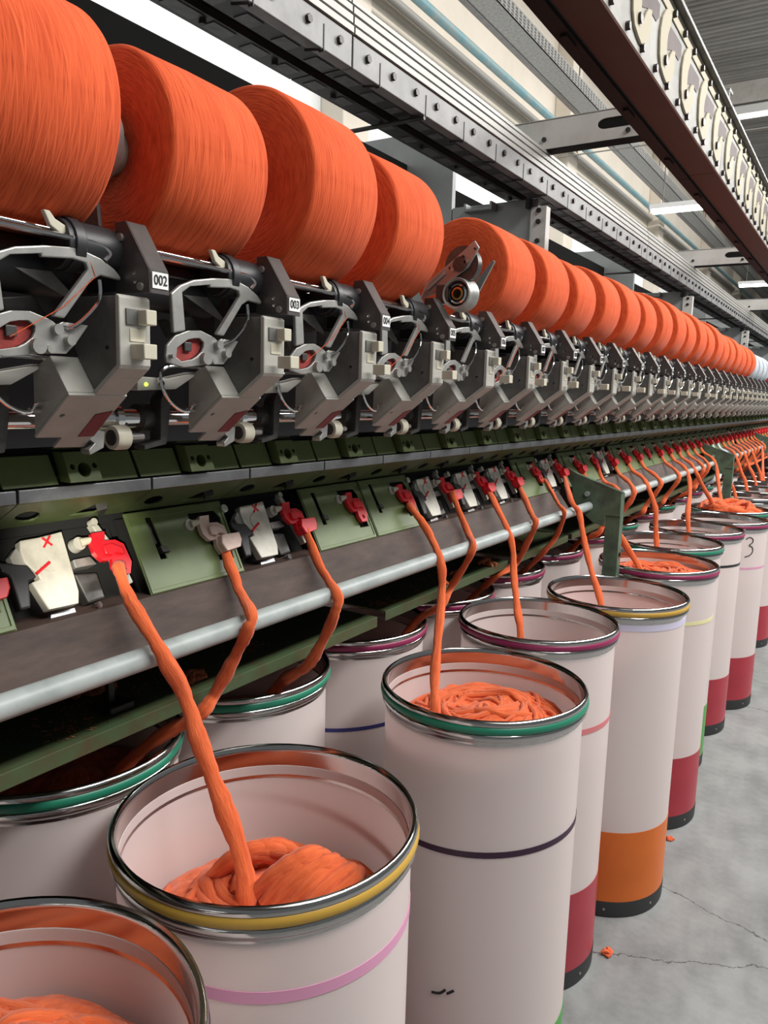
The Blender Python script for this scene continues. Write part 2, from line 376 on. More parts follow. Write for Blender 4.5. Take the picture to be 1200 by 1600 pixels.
def lamp(loc, label, L=1.2):
    t = thing('fluorescent_lamp', loc, label, 'lamp', 'fluorescent lamps under the ceiling')
    MB().box((-L/2, -0.06, 0.02), (L/2, 0.06, 0.07)).build('housing', M['lamp_case'], t, bevel=0.01)
    for s in (-1, 1): MB().cyl((-L/2+0.02, s*0.035, 0.0), (L/2-0.02, s*0.035, 0.0), 0.016, n=12).build('tube', M['lamp'], t)
    for s in (-1, 1): MB().cyl((s*L*0.4, 0, 0.07), (s*L*0.4, 0, 2.0), 0.005, n=8).build('hanger_rod', M['steel_dark'], t)
for y_, lab in ((5.0, 'thin wire strung across below the first pale cross beam'), (9.2, 'thin wire strung across far behind the second cross beam')):
    tag(MB().tube([(-3.2, y_, 3.22), (0.5, y_, 3.22)], 0.004, n=6).build('overhead_wire', M['mid_grey'], origin=(-3.2, y_, 3.22)), lab, 'wire')
lamp((-1.55, 8.4, 3.6), 'glowing white fluorescent lamp under the pale cross beam, the nearer one in view')
lamp((-1.5, 14.1, 3.6), 'glowing white fluorescent lamp far back above the grey packages')
t = thing('light_strip', (0.9, 10.95, 5.22), 'long bright aluminium light strip under the corrugated ceiling at upper right', 'lamp')
MB().box((-3.2, -0.12, 0), (3, 0.12, 0.10)).build('housing', M['lamp_case'], t, bevel=0.01)
MB().cyl((-3.1, -0.05, -0.02), (2.9, -0.05, -0.02), 0.02, n=12).build('tube', M['lamp'], t)
MB().cyl((-2.2, 0, 0.1), (-2.2, 0, 0.38), 0.03, n=10).build('hanger_rod', M['beam_paint'], t)

# ------------------------------------------------------------------ overhead guide rail, cross frames and cross beams
SEC = 2.76
def rail_section(y0, label):
    t = thing('guide_rail_section', (-1.11, y0, 2.43), label, 'rail', 'guide rail sections above the packages')
    L = SEC-0.006
    b = MB()
    poly = [(0, 0.0), (0.0, 0.07), (-0.006, 0.074), (-0.02, 0.074), (-0.02, 0.066), (-0.008, 0.062), (-0.008, 0.008), (-0.03, 0.008), (-0.03, 0.0)]
    b.prism(poly, XZ, 0, L); b.build('bolt_plate', M['rail_face'], t, smooth=False, bevel=0.002)
    for k in range(24):
        yy = 0.0575+k*0.115
        MB().cyl((0.0, yy, 0.04), (0.008, yy, 0.04), 0.0095, n=6).build('bolt', M['bolt'], t, smooth=False)
    for k in range(12):
        yy = 0.115+k*0.23
        MB().box((-0.012, yy-0.0015, -0.004), (0.0015, yy+0.0015, 0.052)).build('joint_lip', M['rail_dark'], t, smooth=False)
        MB().tube([(0.002, yy-0.012, -0.004), (-0.03, yy-0.03, -0.006)], 0.003, n=6).build('hook', M['bolt'], t)
    b = MB()   # stepped aluminium extrusion
    steps = [(0.005, 0.074), (0.005, 0.088), (-0.006, 0.088), (-0.006, 0.096), (0.002, 0.096), (0.002, 0.112), (-0.01, 0.112), (-0.01, 0.120), (0.0, 0.120), (0.0, 0.134), (-0.012, 0.134), (-0.012, 0.142), (-0.004, 0.142), (-0.004, 0.152), (-0.06, 0.152), (-0.06, 0.074)]
    b.prism(steps, XZ, 0, L); b.build('extrusion', M['rail_alu'], t, smooth=False)
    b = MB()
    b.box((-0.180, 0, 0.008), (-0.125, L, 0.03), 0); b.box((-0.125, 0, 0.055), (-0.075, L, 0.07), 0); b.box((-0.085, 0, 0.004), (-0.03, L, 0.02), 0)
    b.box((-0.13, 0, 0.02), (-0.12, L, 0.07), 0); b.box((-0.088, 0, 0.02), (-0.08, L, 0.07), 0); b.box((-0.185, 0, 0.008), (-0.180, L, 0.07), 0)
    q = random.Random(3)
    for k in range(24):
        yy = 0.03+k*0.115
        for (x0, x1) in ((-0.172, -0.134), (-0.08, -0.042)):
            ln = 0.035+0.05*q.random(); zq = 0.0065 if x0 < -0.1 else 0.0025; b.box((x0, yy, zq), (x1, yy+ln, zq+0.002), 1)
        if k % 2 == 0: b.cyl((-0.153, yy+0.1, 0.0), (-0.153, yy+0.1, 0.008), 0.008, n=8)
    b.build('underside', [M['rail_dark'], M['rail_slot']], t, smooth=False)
    MB().cyl((-0.33, 0.34, -0.006), (0.0, 0.34, -0.006), 0.006, n=10).build('tie_rod', M['steel_dark'], t)
    return t
r0 = rail_section(-1.18, 'grey bolted guide rail section passing above the biggest orange package, nearest to the viewer')
index_kids()
rails = [r0]
for k in range(1, 9):
    c = copy_tree(r0); c.location = (-1.11, -1.18+SEC*k-0.02*0, 2.43)
    c['label'] = 'grey bolted guide rail section, %s one along the overhead rail from the near end' % ordinal(k+1)
    rails.append(c)

def cross_beam(y, label):
    t = thing('cross_beam', (-1.30, y, 2.585), label, 'beam', 'pale cross beams under the overhead duct')
    hole = [(0.40+0.03*cos(a), 0.058+0.018*sin(a)) for a in [PI/2+PI*i/8 for i in range(9)]] + [(0.50+0.03*cos(a), 0.058+0.018*sin(a)) for a in [-PI/2+PI*i/8 for i in range(9)]]
    MB().prism([(0, 0.028), (0.10, 0.0), (0.80, 0.0), (0.80, 0.105), (0, 0.105)], XZ, 0, 0.006, [hole]).build('web', M['beam_paint'], t, smooth=False, bevel=0.001)
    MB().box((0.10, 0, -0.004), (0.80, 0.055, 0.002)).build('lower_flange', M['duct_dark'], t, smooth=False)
    MB().box((0.0, 0, 0.100), (0.80, 0.055, 0.106)).build('upper_flange', M['beam_paint'], t, smooth=False)
    MB().box((0.36, 0.004, 0.03), (0.56, 0.035, 0.09)).build('slot_liner', M['duct_dark'], t, smooth=False)
    for (x, z) in ((0.03, 0.075), (0.125, 0.035), (0.175, 0.035), (0.48, 0.024)):
        MB().cyl((x, 0, z), (x, -0.007, z), 0.009, n=6).build('bolt', M['bolt'], t, smooth=False)
    return t
cb0 = cross_beam(2.83, 'pale cross beam with a dark slot, nearest one, joining the guide rail and the brown duct')
def cross_frame(y, label):
    t = thing('cross_frame', (-1.13, y, 1.862), label, 'machine panel', 'grey cross panels behind the packages')
    MB().box((-0.385, 0.0, 0.0), (-0.02, 0.03, 0.566)).build('sheet', M['frame_grey'], t, smooth=False, bevel=0.002)
    MB().box((-0.92, 0.0, 0.0), (-0.389, 0.03, 0.878)).build('sheet', M['frame_grey'], t, smooth=False, bevel=0.002)
    MB().box((-0.045, -0.012, 0.0), (0.018, 0.03, 0.533)).build('edge_post', M['beam_paint'], t, smooth=False, bevel=0.002)
    for z in (0.518, 0.478, 0.408, 0.288): MB().cyl((-0.012, -0.012, z), (-0.012, -0.019, z), 0.010, n=6).build('bolt', M['bolt'], t, smooth=False)
    MB().box((-0.06, -0.03, 0.528), (-0.045, 0.0, 0.564)).build('hanger', M['black_plastic'], t, smooth=False)
    b = MB(); b.box((-0.30, -0.05, 0.533), (-0.2, 0.0, 0.543)); b.box((-0.31, -0.05, 0.533), (-0.3, 0.0, 0.564)); b.box((-0.2, -0.05, 0.533), (-0.19, 0.0, 0.564))
    b.build('clip', M['frame_grey'], t, smooth=False, bevel=0.002)
    return t
cf0 = cross_frame(2.87, 'grey steel cross panel with bolted edge post behind the fourth and fifth packages')
index_kids()
for k in range(1, 8):
    c = copy_tree(cb0); c.location.y += SEC*k; c['label'] = 'pale cross beam with a dark slot, %s one back along the brown duct' % ordinal(k+1)
    c = copy_tree(cf0); c.location.y += SEC*k; c['label'] = 'grey steel cross panel under the guide rail, %s one back along the machine' % ordinal(k+1)
for k in range(7):
    a, e = (-1.5 if k == 0 else 2.905+SEC*(k-1)), 2.865+SEC*k
    bar = MB(); bar.box((-1.79, a, 2.52), (-1.73, e, 2.618)); bar.box((-1.83, a, 2.50), (-1.73, e, 2.52))
    tag(bar.build('channel_bar', M['bar_black'], origin=(-1.75, a, 2.5), smooth=False), 'black channel bar behind the orange packages, %s length from the near end' % ordinal(k+1), 'bar', 'black channel bars between the cross panels')

# ------------------------------------------------------------------ overhead brown duct with ivory flaps
def duct_section(y0, label):
    t = thing('overhead_duct_section', (-0.565, y0, 2.41), label, 'duct', 'brown overhead duct sections')
    L = SEC-0.004
    MB().box((-0.030, 0, 0.010), (0.062, L, 0.014)).build('bottom_panel', M['maroon'], t, smooth=False)
    b = MB(); b.prism([(-0.065, 0.0), (-0.030, 0.0), (-0.030, 0.012), (-0.059, 0.012), (-0.059, 0.09), (-0.065, 0.09)], XZ, 0, L)
    for k in range(6): b.box((-0.05, 0.2+k*0.46, -0.006), (-0.036, 0.26+k*0.46, 0.0))
    b.build('side_channel', M['duct_dark'], t, smooth=False)
    MB().box((0.060, 0, 0.0), (0.065, L, 0.20)).build('side_panel', M['acrylic'], t, smooth=False)
    b = MB(); b.box((0.058, 0, 0.20), (0.085, L, 0.212)); b.box((-0.065, 0, 0.205), (0.06, L, 0.212))
    MB().box((0.0655, 0, 0.166), (0.068, L, 0.199)).build('edge_strip', M['flap'], t, smooth=False)
    b.build('top_rail', M['steel_dark'], t, smooth=False, bevel=0.002)
    for k in range(24):
        yy = 0.03+k*0.115
        MB().cyl((0.065, yy, 0.014), (0.074, yy, 0.014), 0.0085, n=6).build('bolt', M['bolt'], t, smooth=False)
        MB().cyl((0.068, yy+0.012, 0.176), (0.077, yy+0.012, 0.176), 0.008, n=6).build('bolt', M['bolt'], t, smooth=False)
    for k in range(12):
        yy = 0.098+k*0.23
        f = [(-0.02, 0.153), (0.0, 0.166), (0.025, 0.171), (0.038, 0.164), (0.036, 0.144), (0.024, 0.127), (0.015, 0.114), (0.012, 0.095), (0.016, 0.075), (0.033, 0.062), (0.05, 0.083), (0.067, 0.099), (0.094, 0.107), (0.098, 0.09), (0.097, 0.066), (0.065, 0.022), (0.028, 0.016), (0.0, 0.022), (-0.028, 0.031), (-0.045, 0.051), (-0.052, 0.08), (-0.052, 0.101), (-0.042, 0.131)]
        MB().prism([(yy+u, v) for u, v in f], YZ, 0.0655, 0.071).build('flap', M['flap'], t, smooth=False, bevel=0.0015)
        g = [(0.026, 0.130), (0.040, 0.146), (0.136, 0.150), (0.172, 0.150), (0.172, 0.125), (0.150, 0.107), (0.099, 0.108), (0.066, 0.101), (0.034, 0.090), (0.018, 0.096), (0.017, 0.114)]
        MB().prism([(yy+u, v) for u, v in g], YZ, 0.0652, 0.0665).build('bobbin', M['flap_brown'], t, smooth=False)
        MB().cyl((0.071, yy, 0.054), (0.077, yy, 0.054), 0.011, n=12).build('pivot', M['bolt'], t)
    return t
d0 = duct_section(0.02, 'brown bottomed overhead duct section at upper right, nearest to the viewer')
index_kids()
for k in range(1, 6):
    c = copy_tree(d0); c.location.y += SEC*k
    c['label'] = 'brown bottomed overhead duct section with ivory flaps, %s one along the duct' % ordinal(k+1)

# ------------------------------------------------------------------ machine frame
t = thing('machine_frame', (-1.5, -1.5, 0), 'dark green spinning machine frame carrying the winding heads and spinning units', 'machine')
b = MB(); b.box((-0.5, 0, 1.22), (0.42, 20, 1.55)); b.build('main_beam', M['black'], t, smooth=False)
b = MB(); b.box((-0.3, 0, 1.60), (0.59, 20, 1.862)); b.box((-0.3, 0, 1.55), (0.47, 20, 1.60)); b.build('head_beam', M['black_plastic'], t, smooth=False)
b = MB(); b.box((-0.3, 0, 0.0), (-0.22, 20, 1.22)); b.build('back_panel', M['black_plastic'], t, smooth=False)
MB().cyl((0.67, 0, 1.640), (0.67, 20, 1.640), 0.011, n=16).build('delivery_shaft', M['chrome'], t)

# pipes (one length per machine section), trays, posts
for k, (a, e) in enumerate(((-0.6, 2.893), (2.93, 5.653), (5.69, 8.413), (8.45, 10.6))):
    lab = ['pale grey guide pipe in front of the spinning units, nearest length', 'pale grey guide pipe between the two green post brackets', 'pale grey guide pipe beyond the second green post', 'pale grey guide pipe at the far end of the machine'][k]
    p = MB(); p.tube([(-0.888, a, 1.278), (-0.888, e, 1.278)], 0.0172, n=24)
    tag(p.build('guide_pipe', M['pipe'], origin=(-0.888, a, 1.278)), lab, 'pipe', 'guide pipes along the machine')
for k, (a, e) in enumerate(((-0.6, 2.76), (2.935, 5.51), (5.70, 8.27), (8.46, 10.6))):
    lab = ['dark brown deflector plate below the near spinning units', 'brown deflector plate between the two green posts', 'brown deflector plate beyond the second green post', 'brown deflector plate at the far end'][k]
    p = MB(); p.prism([(-1.05, 1.343), (-0.967, 1.343), (-0.906, 1.264), (-0.911, 1.260), (-0.976, 1.335), (-1.05, 1.335)], XZ, a, e)
    tag(p.build('deflector_plate', M['brown'], origin=(-0.967, a, 1.343), smooth=False), lab, 'plate', 'brown deflector plates')
for k, (a, e) in enumerate(((-0.7, 1.497), (1.55, 2.30), (2.36, 2.89), (2.935, 4.2), (4.25, 5.65), (5.70, 8.40))):
    lab = ['dark green lint tray under the guide pipe, nearest one', 'green lint tray with a folded corner, second from the viewer', 'short green lint tray right before the first green post', 'green lint tray behind the first green post', 'green lint tray before the second green post', 'green lint tray beyond the second green post'][k]
    x0 = -0.952 if k == 0 else -0.962
    b = MB(); b.prism([(-1.17, 1.215), (-1.166, 1.215), (-1.166, 1.152), (x0, 1.152), (x0, 1.131), (x0+0.003, 1.131), (x0+0.003, 1.156), (-1.17, 1.156)], XZ, a, e)
    tag(b.build('lint_tray', M['green_tray'], origin=(x0, a, 1.13), smooth=False, bevel=0.0012), lab, 'tray', 'green lint trays')
def post(y, label):
    t = thing('post_bracket', (-0.768, y, 0), label, 'bracket', 'green post brackets along the machine')
    MB().prism([(-0.235, 1.425), (-0.17, 1.395), (0.0, 1.340), (0.0, 1.25), (-0.055, 1.25), (-0.055, 1.205), (-0.10, 1.215), (-0.190, 1.285), (-0.190, 1.343)], XZ, -0.006, -0.0003).build('arm', M['green_post'], t, smooth=False, bevel=0.001)
    MB().prism([(-0.235, 1.427), (-0.17, 1.397), (0.002, 1.342), (0.002, 1.338), (-0.17, 1.393), (-0.235, 1.423)], XZ, -0.006, 0.022).build('arm_flange', M['green_post'], t, smooth=False)
    b = MB(); b.prism([(-0.055, 0), (0.0, 0), (0.0, 0.045), (-0.005, 0.045), (-0.005, 0.006), (-0.055, 0.006)], XY, 0, 1.337)
    b.build('post', M['green_post'], t, smooth=False, bevel=0.001)
    MB().cyl((-0.13, -0.006, 1.325), (-0.13, -0.012, 1.325), 0.010, n=12).build('bolt', M['pipe'], t)
    MB().cyl((0.0, 0.022, 1.10), (0.006, 0.022, 1.10), 0.009, n=6).build('bolt', M['bolt'], t)
    return t
p0 = post(2.905, 'green steel post bracket standing between the cans, nearest one'); index_kids()
for k in (1, 2):
    c = copy_tree(p0); c.location.y += SEC*k; c['label'] = ['', 'green steel post bracket in the middle distance, beside white slivers', 'green steel post bracket at far right edge'][k]
t = thing('pipe_support', (-1.004, 0.783, 1.157), 'small black support foot standing on the near lint tray under the pipe', 'support')
MB().box((-0.028, -0.022, 0), (0.02, 0.026, 0.012)).build('foot_plate', M['bolt'], t, bevel=0.002)
MB().box((-0.014, -0.006, 0.012), (-0.004, 0.006, 0.10)).build('stem', M['black_plastic'], t, bevel=0.001)

def tuft(loc, r, label, sd, m='lint', grp='orange lint tufts'):
    q = random.Random(sd); b = MB()
    for i in range(16):
        a = q.random()*6.28; c = Vector((cos(a), sin(a), 0))*r*0.6*q.random(); d = Vector((cos(a*2.3), sin(a*2.3), 0.5*q.random()))*r
        P = [c+Vector((0, 0, 0.1*r))-d*0.6, c+Vector((q.random()-.5, q.random()-.5, 1.2*q.random()))*r*0.6, c+d*0.7+Vector((0,0,0.1*r))]
        for p in P: p.z = max(p.z, r*0.2)
        b.tube(catmull(P, 4), r*0.2, n=6, uv=True)
    for v in b.v: v.z = max(v.z, 0.0)
    return tag(b.build('lint_tuft', M[m], origin=(0,0,0)), label, 'lint', grp) , loc
for loc, r, lab, sd, m in (((-1.0, 0.95, 1.156), 0.026, 'orange lint tuft on the near tray behind the first long sliver', 1, 'lint'),
                        ((-1.10, 0.80, 1.156), 0.05, 'dark orange lint clump at the back of the near tray beside the support foot', 2, 'lint'),
                        ((-0.985, 2.19, 1.156), 0.028, 'orange lint tuft on the second tray, before the rust coloured clump', 3, 'lint'),
                        ((-1.0, 2.00, 1.156), 0.02, 'orange lint tuft on the second tray beside the hanging sliver', 4, 'lint'),
                        ((-0.975, 1.88, 1.156), 0.014, 'small pale orange lint tuft near the tray edge', 5, 'sliver'),
                        ((-1.02, 2.52, 1.156), 0.045, 'rust coloured lint clump on the short tray before the first post', 6, 'lint')):
    o, l = tuft(loc, r, lab, sd, m); o.location = loc
b = MB(); q = random.Random(12)
for i in range(420):
    k = q.choice([(-1.0, 0.70, 0.05), (-1.05, 1.15, 0.05), (-1.0, 1.62, 0.05), (-1.04, 1.9, 0.12), (-1.05, 2.5, 0.2), (-1.05, 0.9, 0.2)])
    x = min(max(q.gauss(k[0], 0.022), -1.15), -0.968); yv = q.gauss(k[1], k[2]*0.6); a = q.random()*6.28; l = 0.003+0.006*q.random()
    if 1.49 < yv < 1.56 or 2.29 < yv < 2.37 or yv > 2.73: continue
    b.tube([(x, yv, 1.1568), (x+cos(a)*l, yv+sin(a)*l, 1.1585)], 0.0006, n=3)
tag(b.build('lint_dust', M['lint'], smooth=False), 'scattered orange fibre dust lying on the green lint trays', 'lint', kind='stuff')
for loc, r, lab, sd in (((-0.52, 2.19, 0), 0.020, 'orange scrap of sliver lying on the floor beside the crack', 21), ((-0.50, 2.95, 0), 0.016, 'small orange scrap on the floor beside a red banded can', 22)):
    o, l = tuft(loc, r, lab, sd, 'sliver', 'orange scraps on the floor'); o.location = loc

# ------------------------------------------------------------------ winding heads
HX, HZ = -0.75, 1.61
def winding_head():
    og = Vector((HX, 0.811, HZ)); r = thing('winding_head', og, '', 'winding head', 'winding heads along the machine')
    def P(b, name, m, parent=r, **k): return b.build(name, m, parent, origin=og, **k)
    # numbered end bracket
    b = MB(); out = [(-0.722, 1.858), (-0.704, 1.858), (-0.669, 1.806), (-0.668, 1.781), (-0.722, 1.783)]
    b.prism(out, XZ, 0.811, 0.8135, [circle(-0.692, 1.803, 0.0028, 10), circle(-0.691, 1.794, 0.0024, 10)])
    top = out[:4]; inn = [(-0.722, 1.8555), (-0.7053, 1.8555), (-0.6715, 1.805), (-0.6705, 1.781)]
    b.prism(top + inn[::-1], XZ, 0.8112, 0.838)
    P(b, 'end_bracket', M['steel_edge'], smooth=False, bevel=0.0012)
    b = MB(); b.box((-0.775, 0.812, 1.785), (-0.700, 0.834, 1.845)); b.cyl((-0.735, 0.745, 1.826), (-0.735, 0.812, 1.826), 0.026, n=20); b.cyl((-0.735, 0.752, 1.826), (-0.735, 0.765, 1.826), 0.0285, n=20)
    P(b, 'bearing_housing', M['black_plastic'], bevel=0.001)
    for (x, z, rr) in ((-0.712, 1.841, 0.0045), (-0.681, 1.788, 0.0042)): P(MB().cyl((x, 0.811, z), (x, 0.808, z), rr, n=12), 'screw', M['steel'])
    plate = P(MB().box((-0.6695, 0.8145, 1.7865), (-0.6672, 0.8365, 1.8035)), 'number_plate', M['label'], smooth=False)
    # side body with light front cover
    b = MB(); b.prism([(-0.690, 1.776), (-0.690, 1.704), (-0.731, 1.676), (-0.757, 1.712), (-0.775, 1.742), (-0.775, 1.778)], XZ, 0.785, 0.822)
    P(b, 'side_panel', M['side_grey'], smooth=False, bevel=0.001)
    P(MB().cyl((-0.706, 0.785, 1.722), (-0.706, 0.7838, 1.722), 0.0022, n=10), 'screw', M['bolt'])
    b = MB(); arc = [(-0.748, 1.776)] + [(-0.690-0.062*cos(a), 1.783-0.062*sin(a)+0.0) for a in [radians(10+12*i) for i in range(5)]] + [(-0.690, 1.776)]
    cov = [(-0.6865, 1.7775), (-0.6835, 1.775), (-0.6835, 1.704), (-0.6862, 1.700), (-0.728, 1.670), (-0.7305, 1.6745), (-0.6905, 1.7035), (-0.690, 1.7775)]
    b.prism(cov, XZ, 0.783, 0.8245); P(b, 'front_cover', M['grey_plastic'], smooth=False, bevel=0.0012)
    P(MB().box((-0.6838, 0.796, 1.729), (-0.6825, 0.8165, 1.743)), 'display_window', M['cream'], bevel=0.0006)
    P(MB().box((-0.6855, 0.791, 1.7465), (-0.6815, 0.8135, 1.7635)), 'button_socket', M['side_grey'], bevel=0.0006)
    P(MB().box((-0.6845, 0.806, 1.7470), (-0.668, 0.8205, 1.7630)), 'push_button', M['cream'], bevel=0.001)
    lb = P(MB().box((-0.6845, 0.797, 1.7105), (-0.662, 0.815, 1.7265)), 'start_button', M['cream'], bevel=0.001)
    P(MB().box((-0.7255, 0.800, 1.690), (-0.700, 0.8215, 1.697)), 'cover_slot', M['black'], smooth=False)
    # slanted sensor box below
    b = MB(); b.prism([(-0.790, 1.698), (-0.758, 1.712), (-0.729, 1.6735), (-0.791, 1.6255)], XZ, 0.751, 0.795)
    P(b, 'lower_box', M['grey_plastic'], smooth=False, bevel=0.0012)
    sd = Vector((-0.0617, 0, -0.0478)).normalized(); sn = Vector((-sd.z*-1, 0, 0)); nrm = Vector((0.0478, 0, -0.0617)).normalized(); base = Vector((-0.7290, 0, 1.6732))
    fr = lambda u, v, w: tuple(base + sd*v + nrm*w + Vector((0, u, 0)))
    b = MB(); b.prism([(0.7505, -0.0005), (0.8266, -0.0005), (0.8271, 0.104), (0.785, 0.102), (0.785, 0.081), (0.7505, 0.080)], fr, 0.0, 0.004, [circle(0.762, 0.0375, 0.003, 10, 0.003)])
    P(b, 'front_plate', M['grey_plastic'], smooth=False, bevel=0.001)
    P(MB().prism([(0.8035, 0.035), (0.8235, 0.028), (0.8265, 0.079), (0.8050, 0.079)], fr, 0.0041, 0.0050), 'warning_sticker', M['sticker'], smooth=False)
    # curved chrome lifting arm
    A = [(0.6499, 1.7906), (0.6639, 1.8014), (0.6862, 1.8107), (0.7166, 1.8169), (0.7545, 1.821), (0.7825, 1.8148), (0.800, 1.8062), (0.808, 1.7994), (0.808, 1.7953), (0.7825, 1.7972), (0.7703, 1.7904), (0.7367, 1.7483), (0.7235, 1.7491), (0.7663, 1.8007), (0.7643, 1.8072), (0.7486, 1.8092), (0.7128, 1.8051), (0.7129, 1.8085), (0.6809, 1.8025), (0.6672, 1.7934), (0.6715, 1.7496), (0.653, 1.7455)]
    P(MB().prism(A, YZ, -0.716, -0.710), 'lifting_arm', M['steel'], smooth=False, bevel=0.0015)
    D = [(0.6442, 1.7177), (0.6461, 1.7302), (0.6596, 1.7431), (0.6802, 1.7503), (0.7014, 1.752), (0.7234, 1.7459), (0.7309, 1.7412), (0.7367, 1.7448), (0.7682, 1.7439), (0.7522, 1.7238), (0.7404, 1.7128), (0.7157, 1.7117), (0.6726, 1.7061), (0.6457, 1.7109)]
    O = [(0.6604, 1.7174), (0.6623, 1.7288), (0.672, 1.735), (0.6795, 1.7396), (0.690, 1.742), (0.699, 1.7428), (0.7062, 1.7381), (0.7055, 1.732), (0.7025, 1.7262), (0.695, 1.7205), (0.6862, 1.7162), (0.6688, 1.7128)]
    P(MB().prism(D, YZ, -0.7185, -0.7145, [O]), 'brake_plate', M['steel'], smooth=False, bevel=0.0008)
    dz = P(MB().prism(O, YZ, -0.7235, -0.7205), 'brake_disc', M['red_disc'], smooth=False)
    P(MB().box((-0.7215, 0.676, 1.726), (-0.7165, 0.688, 1.737)), 'hub', M['steel_dark'], parent=dz, bevel=0.001)
    for (yy, z, rr) in ((0.7281, 1.7365, 0.0055), (0.7426, 1.7267, 0.0055), (0.7060, 1.7185, 0.008), (0.651, 1.7185, 0.003), (0.7187, 1.7165, 0.0045)): P(MB().cyl((-0.7145, yy, z), (-0.7075, yy, z), rr, n=12), 'bolt', M['steel'])
    P(MB().tube(catmull([(-0.72, 0.735, 1.740), (-0.709, 0.748, 1.742), (-0.707, 0.772, 1.764), (-0.708, 0.779, 1.778), (-0.71, 0.780, 1.792)], 5), 0.0022, n=8), 'lever_rod', M['chrome'])
    # wire loop
    W = [(0.766, 1.7079), (0.7274, 1.7101), (0.6964, 1.7069), (0.6868, 1.699), (0.6889, 1.6829), (0.701, 1.6641), (0.7191, 1.6526), (0.7341, 1.6509), (0.7399, 1.6574), (0.7457, 1.6602), (0.762, 1.6589)]
    P(MB().tube(catmull([(-0.772, a, z) for a, z in W], 4), 0.0024, n=10), 'wire_handle', M['chrome'])
    P(MB().cyl((-0.780, 0.752, 1.652), (-0.780, 0.738, 1.652), 0.003, n=10), 'stud', M['grey_plastic'])
    # yarn sensor
    sb = P(MB().prism([(0.655, 1.6941), (0.7051, 1.6929), (0.754, 1.7029), (0.754, 1.6987), (0.7177, 1.6795), (0.655, 1.6765)], YZ, -0.80, -0.778), 'yarn_sensor', M['grey_plastic'], smooth=False, bevel=0.0012)
    P(MB().lathe([(0.0001, 0.0025), (0.0018, 0.002), (0.0026, 0)], (-0.778, 0.668, 1.6845), 'X', 10), 'indicator_light', M['led'], parent=sb)
    P(MB().cyl((-0.778, 0.692, 1.6865), (-0.774, 0.692, 1.6865), 0.0032, n=10), 'screw', M['bolt'], parent=sb)
    P(MB().prism([(0.7164, 1.7989), (0.7577, 1.8006), (0.7886, 1.7749), (0.7845, 1.7731)], YZ, -0.763, -0.760), 'deflector', M['steel'], smooth=False)
    P(MB().prism([(0.640, 1.796), (0.655, 1.79), (0.672, 1.74), (0.655, 1.73), (0.63, 1.76)], YZ, -0.79, -0.787), 'inner_plate', M['side_grey'], smooth=False)
    P(MB().prism([(0.705, 1.768), (0.745, 1.775), (0.765, 1.752), (0.72, 1.745)], YZ, -0.80, -0.775), 'inner_block', M['steel_dark'], smooth=False, bevel=0.002)
    # pressure roller and its bracket
    P(MB().cyl((-0.806, 0.866, 1.617), (-0.806, 0.871, 1.617), 0.0150, 0.0158, n=28).cyl((-0.806, 0.871, 1.617), (-0.806, 0.886, 1.617), 0.0158, n=28), 'pressure_roller', M['cream'])
    P(MB().cyl((-0.806, 0.866, 1.617), (-0.806, 0.8648, 1.617), 0.0100, n=20), 'roller_cap', M['steel_dark'])
    P(MB().cyl((-0.806, 0.886, 1.617), (-0.806, 0.915, 1.617), 0.0045, n=12), 'roller_pin', M['steel'])
    P(MB().prism([(0.9437, 1.664), (0.956, 1.690), (0.962, 1.690), (0.958, 1.640), (0.952, 1.606), (0.915, 1.600), (0.915, 1.606), (0.942, 1.612)], YZ, -0.824, -0.802), 'roller_bracket', M['steel_dark'], smooth=False, bevel=0.001)
    P(MB().prism([(0.815, 1.632), (0.848, 1.626), (0.846, 1.606), (0.826, 1.598), (0.824, 1.604), (0.833, 1.612), (0.818, 1.622)], YZ, -0.812, -0.795), 'roller_arm', M['steel'], smooth=False, bevel=0.001)
    P(MB().cyl((-0.83, 0.835, 1.640), (-0.83, 0.883, 1.640), 0.0150, n=24).cyl((-0.83, 0.883, 1.640), (-0.83, 0.893, 1.640), 0.0185, n=24).cyl((-0.83, 0.893, 1.640), (-0.83, 0.925, 1.640), 0.0135, n=24), 'shaft_sleeve', M['chrome'])
    P(MB().cyl((-0.83, 0.925, 1.640), (-0.83, 0.945, 1.640), 0.019, n=20), 'shaft_coupling', M['steel_dark'])
    # drum, rods and thread guide
    P(MB().cyl((-0.79, 0.622, 1.807), (-0.79, 0.786, 1.807), 0.030, n=28), 'winding_drum', M['black_plastic'])
    P(MB().tube(catmull([(-0.712, 0.615, 1.829), (-0.712, 0.70, 1.8292), (-0.712, 0.766, 1.8294), (-0.712, 0.788, 1.8272), (-0.711, 0.7955, 1.8207), (-0.712, 0.789, 1.8125)], 6), 0.0032, n=10), 'guide_rod', M['chrome'])
    P(MB().cyl((-0.735, 0.612, 1.838), (-0.735, 0.745, 1.838), 0.0045, n=12), 'traverse_rod', M['chrome'])
    P(MB().prism([(0.721, 1.8524), (0.728, 1.8527), (0.734, 1.846), (0.757, 1.8372), (0.7398, 1.8325), (0.728, 1.839)], YZ, -0.722, -0.716), 'thread_guide', M['cream'], smooth=False, bevel=0.001)
    return r, plate, lb
head0, plate0, start0 = winding_head(); index_kids()
plate_y = 0.8255
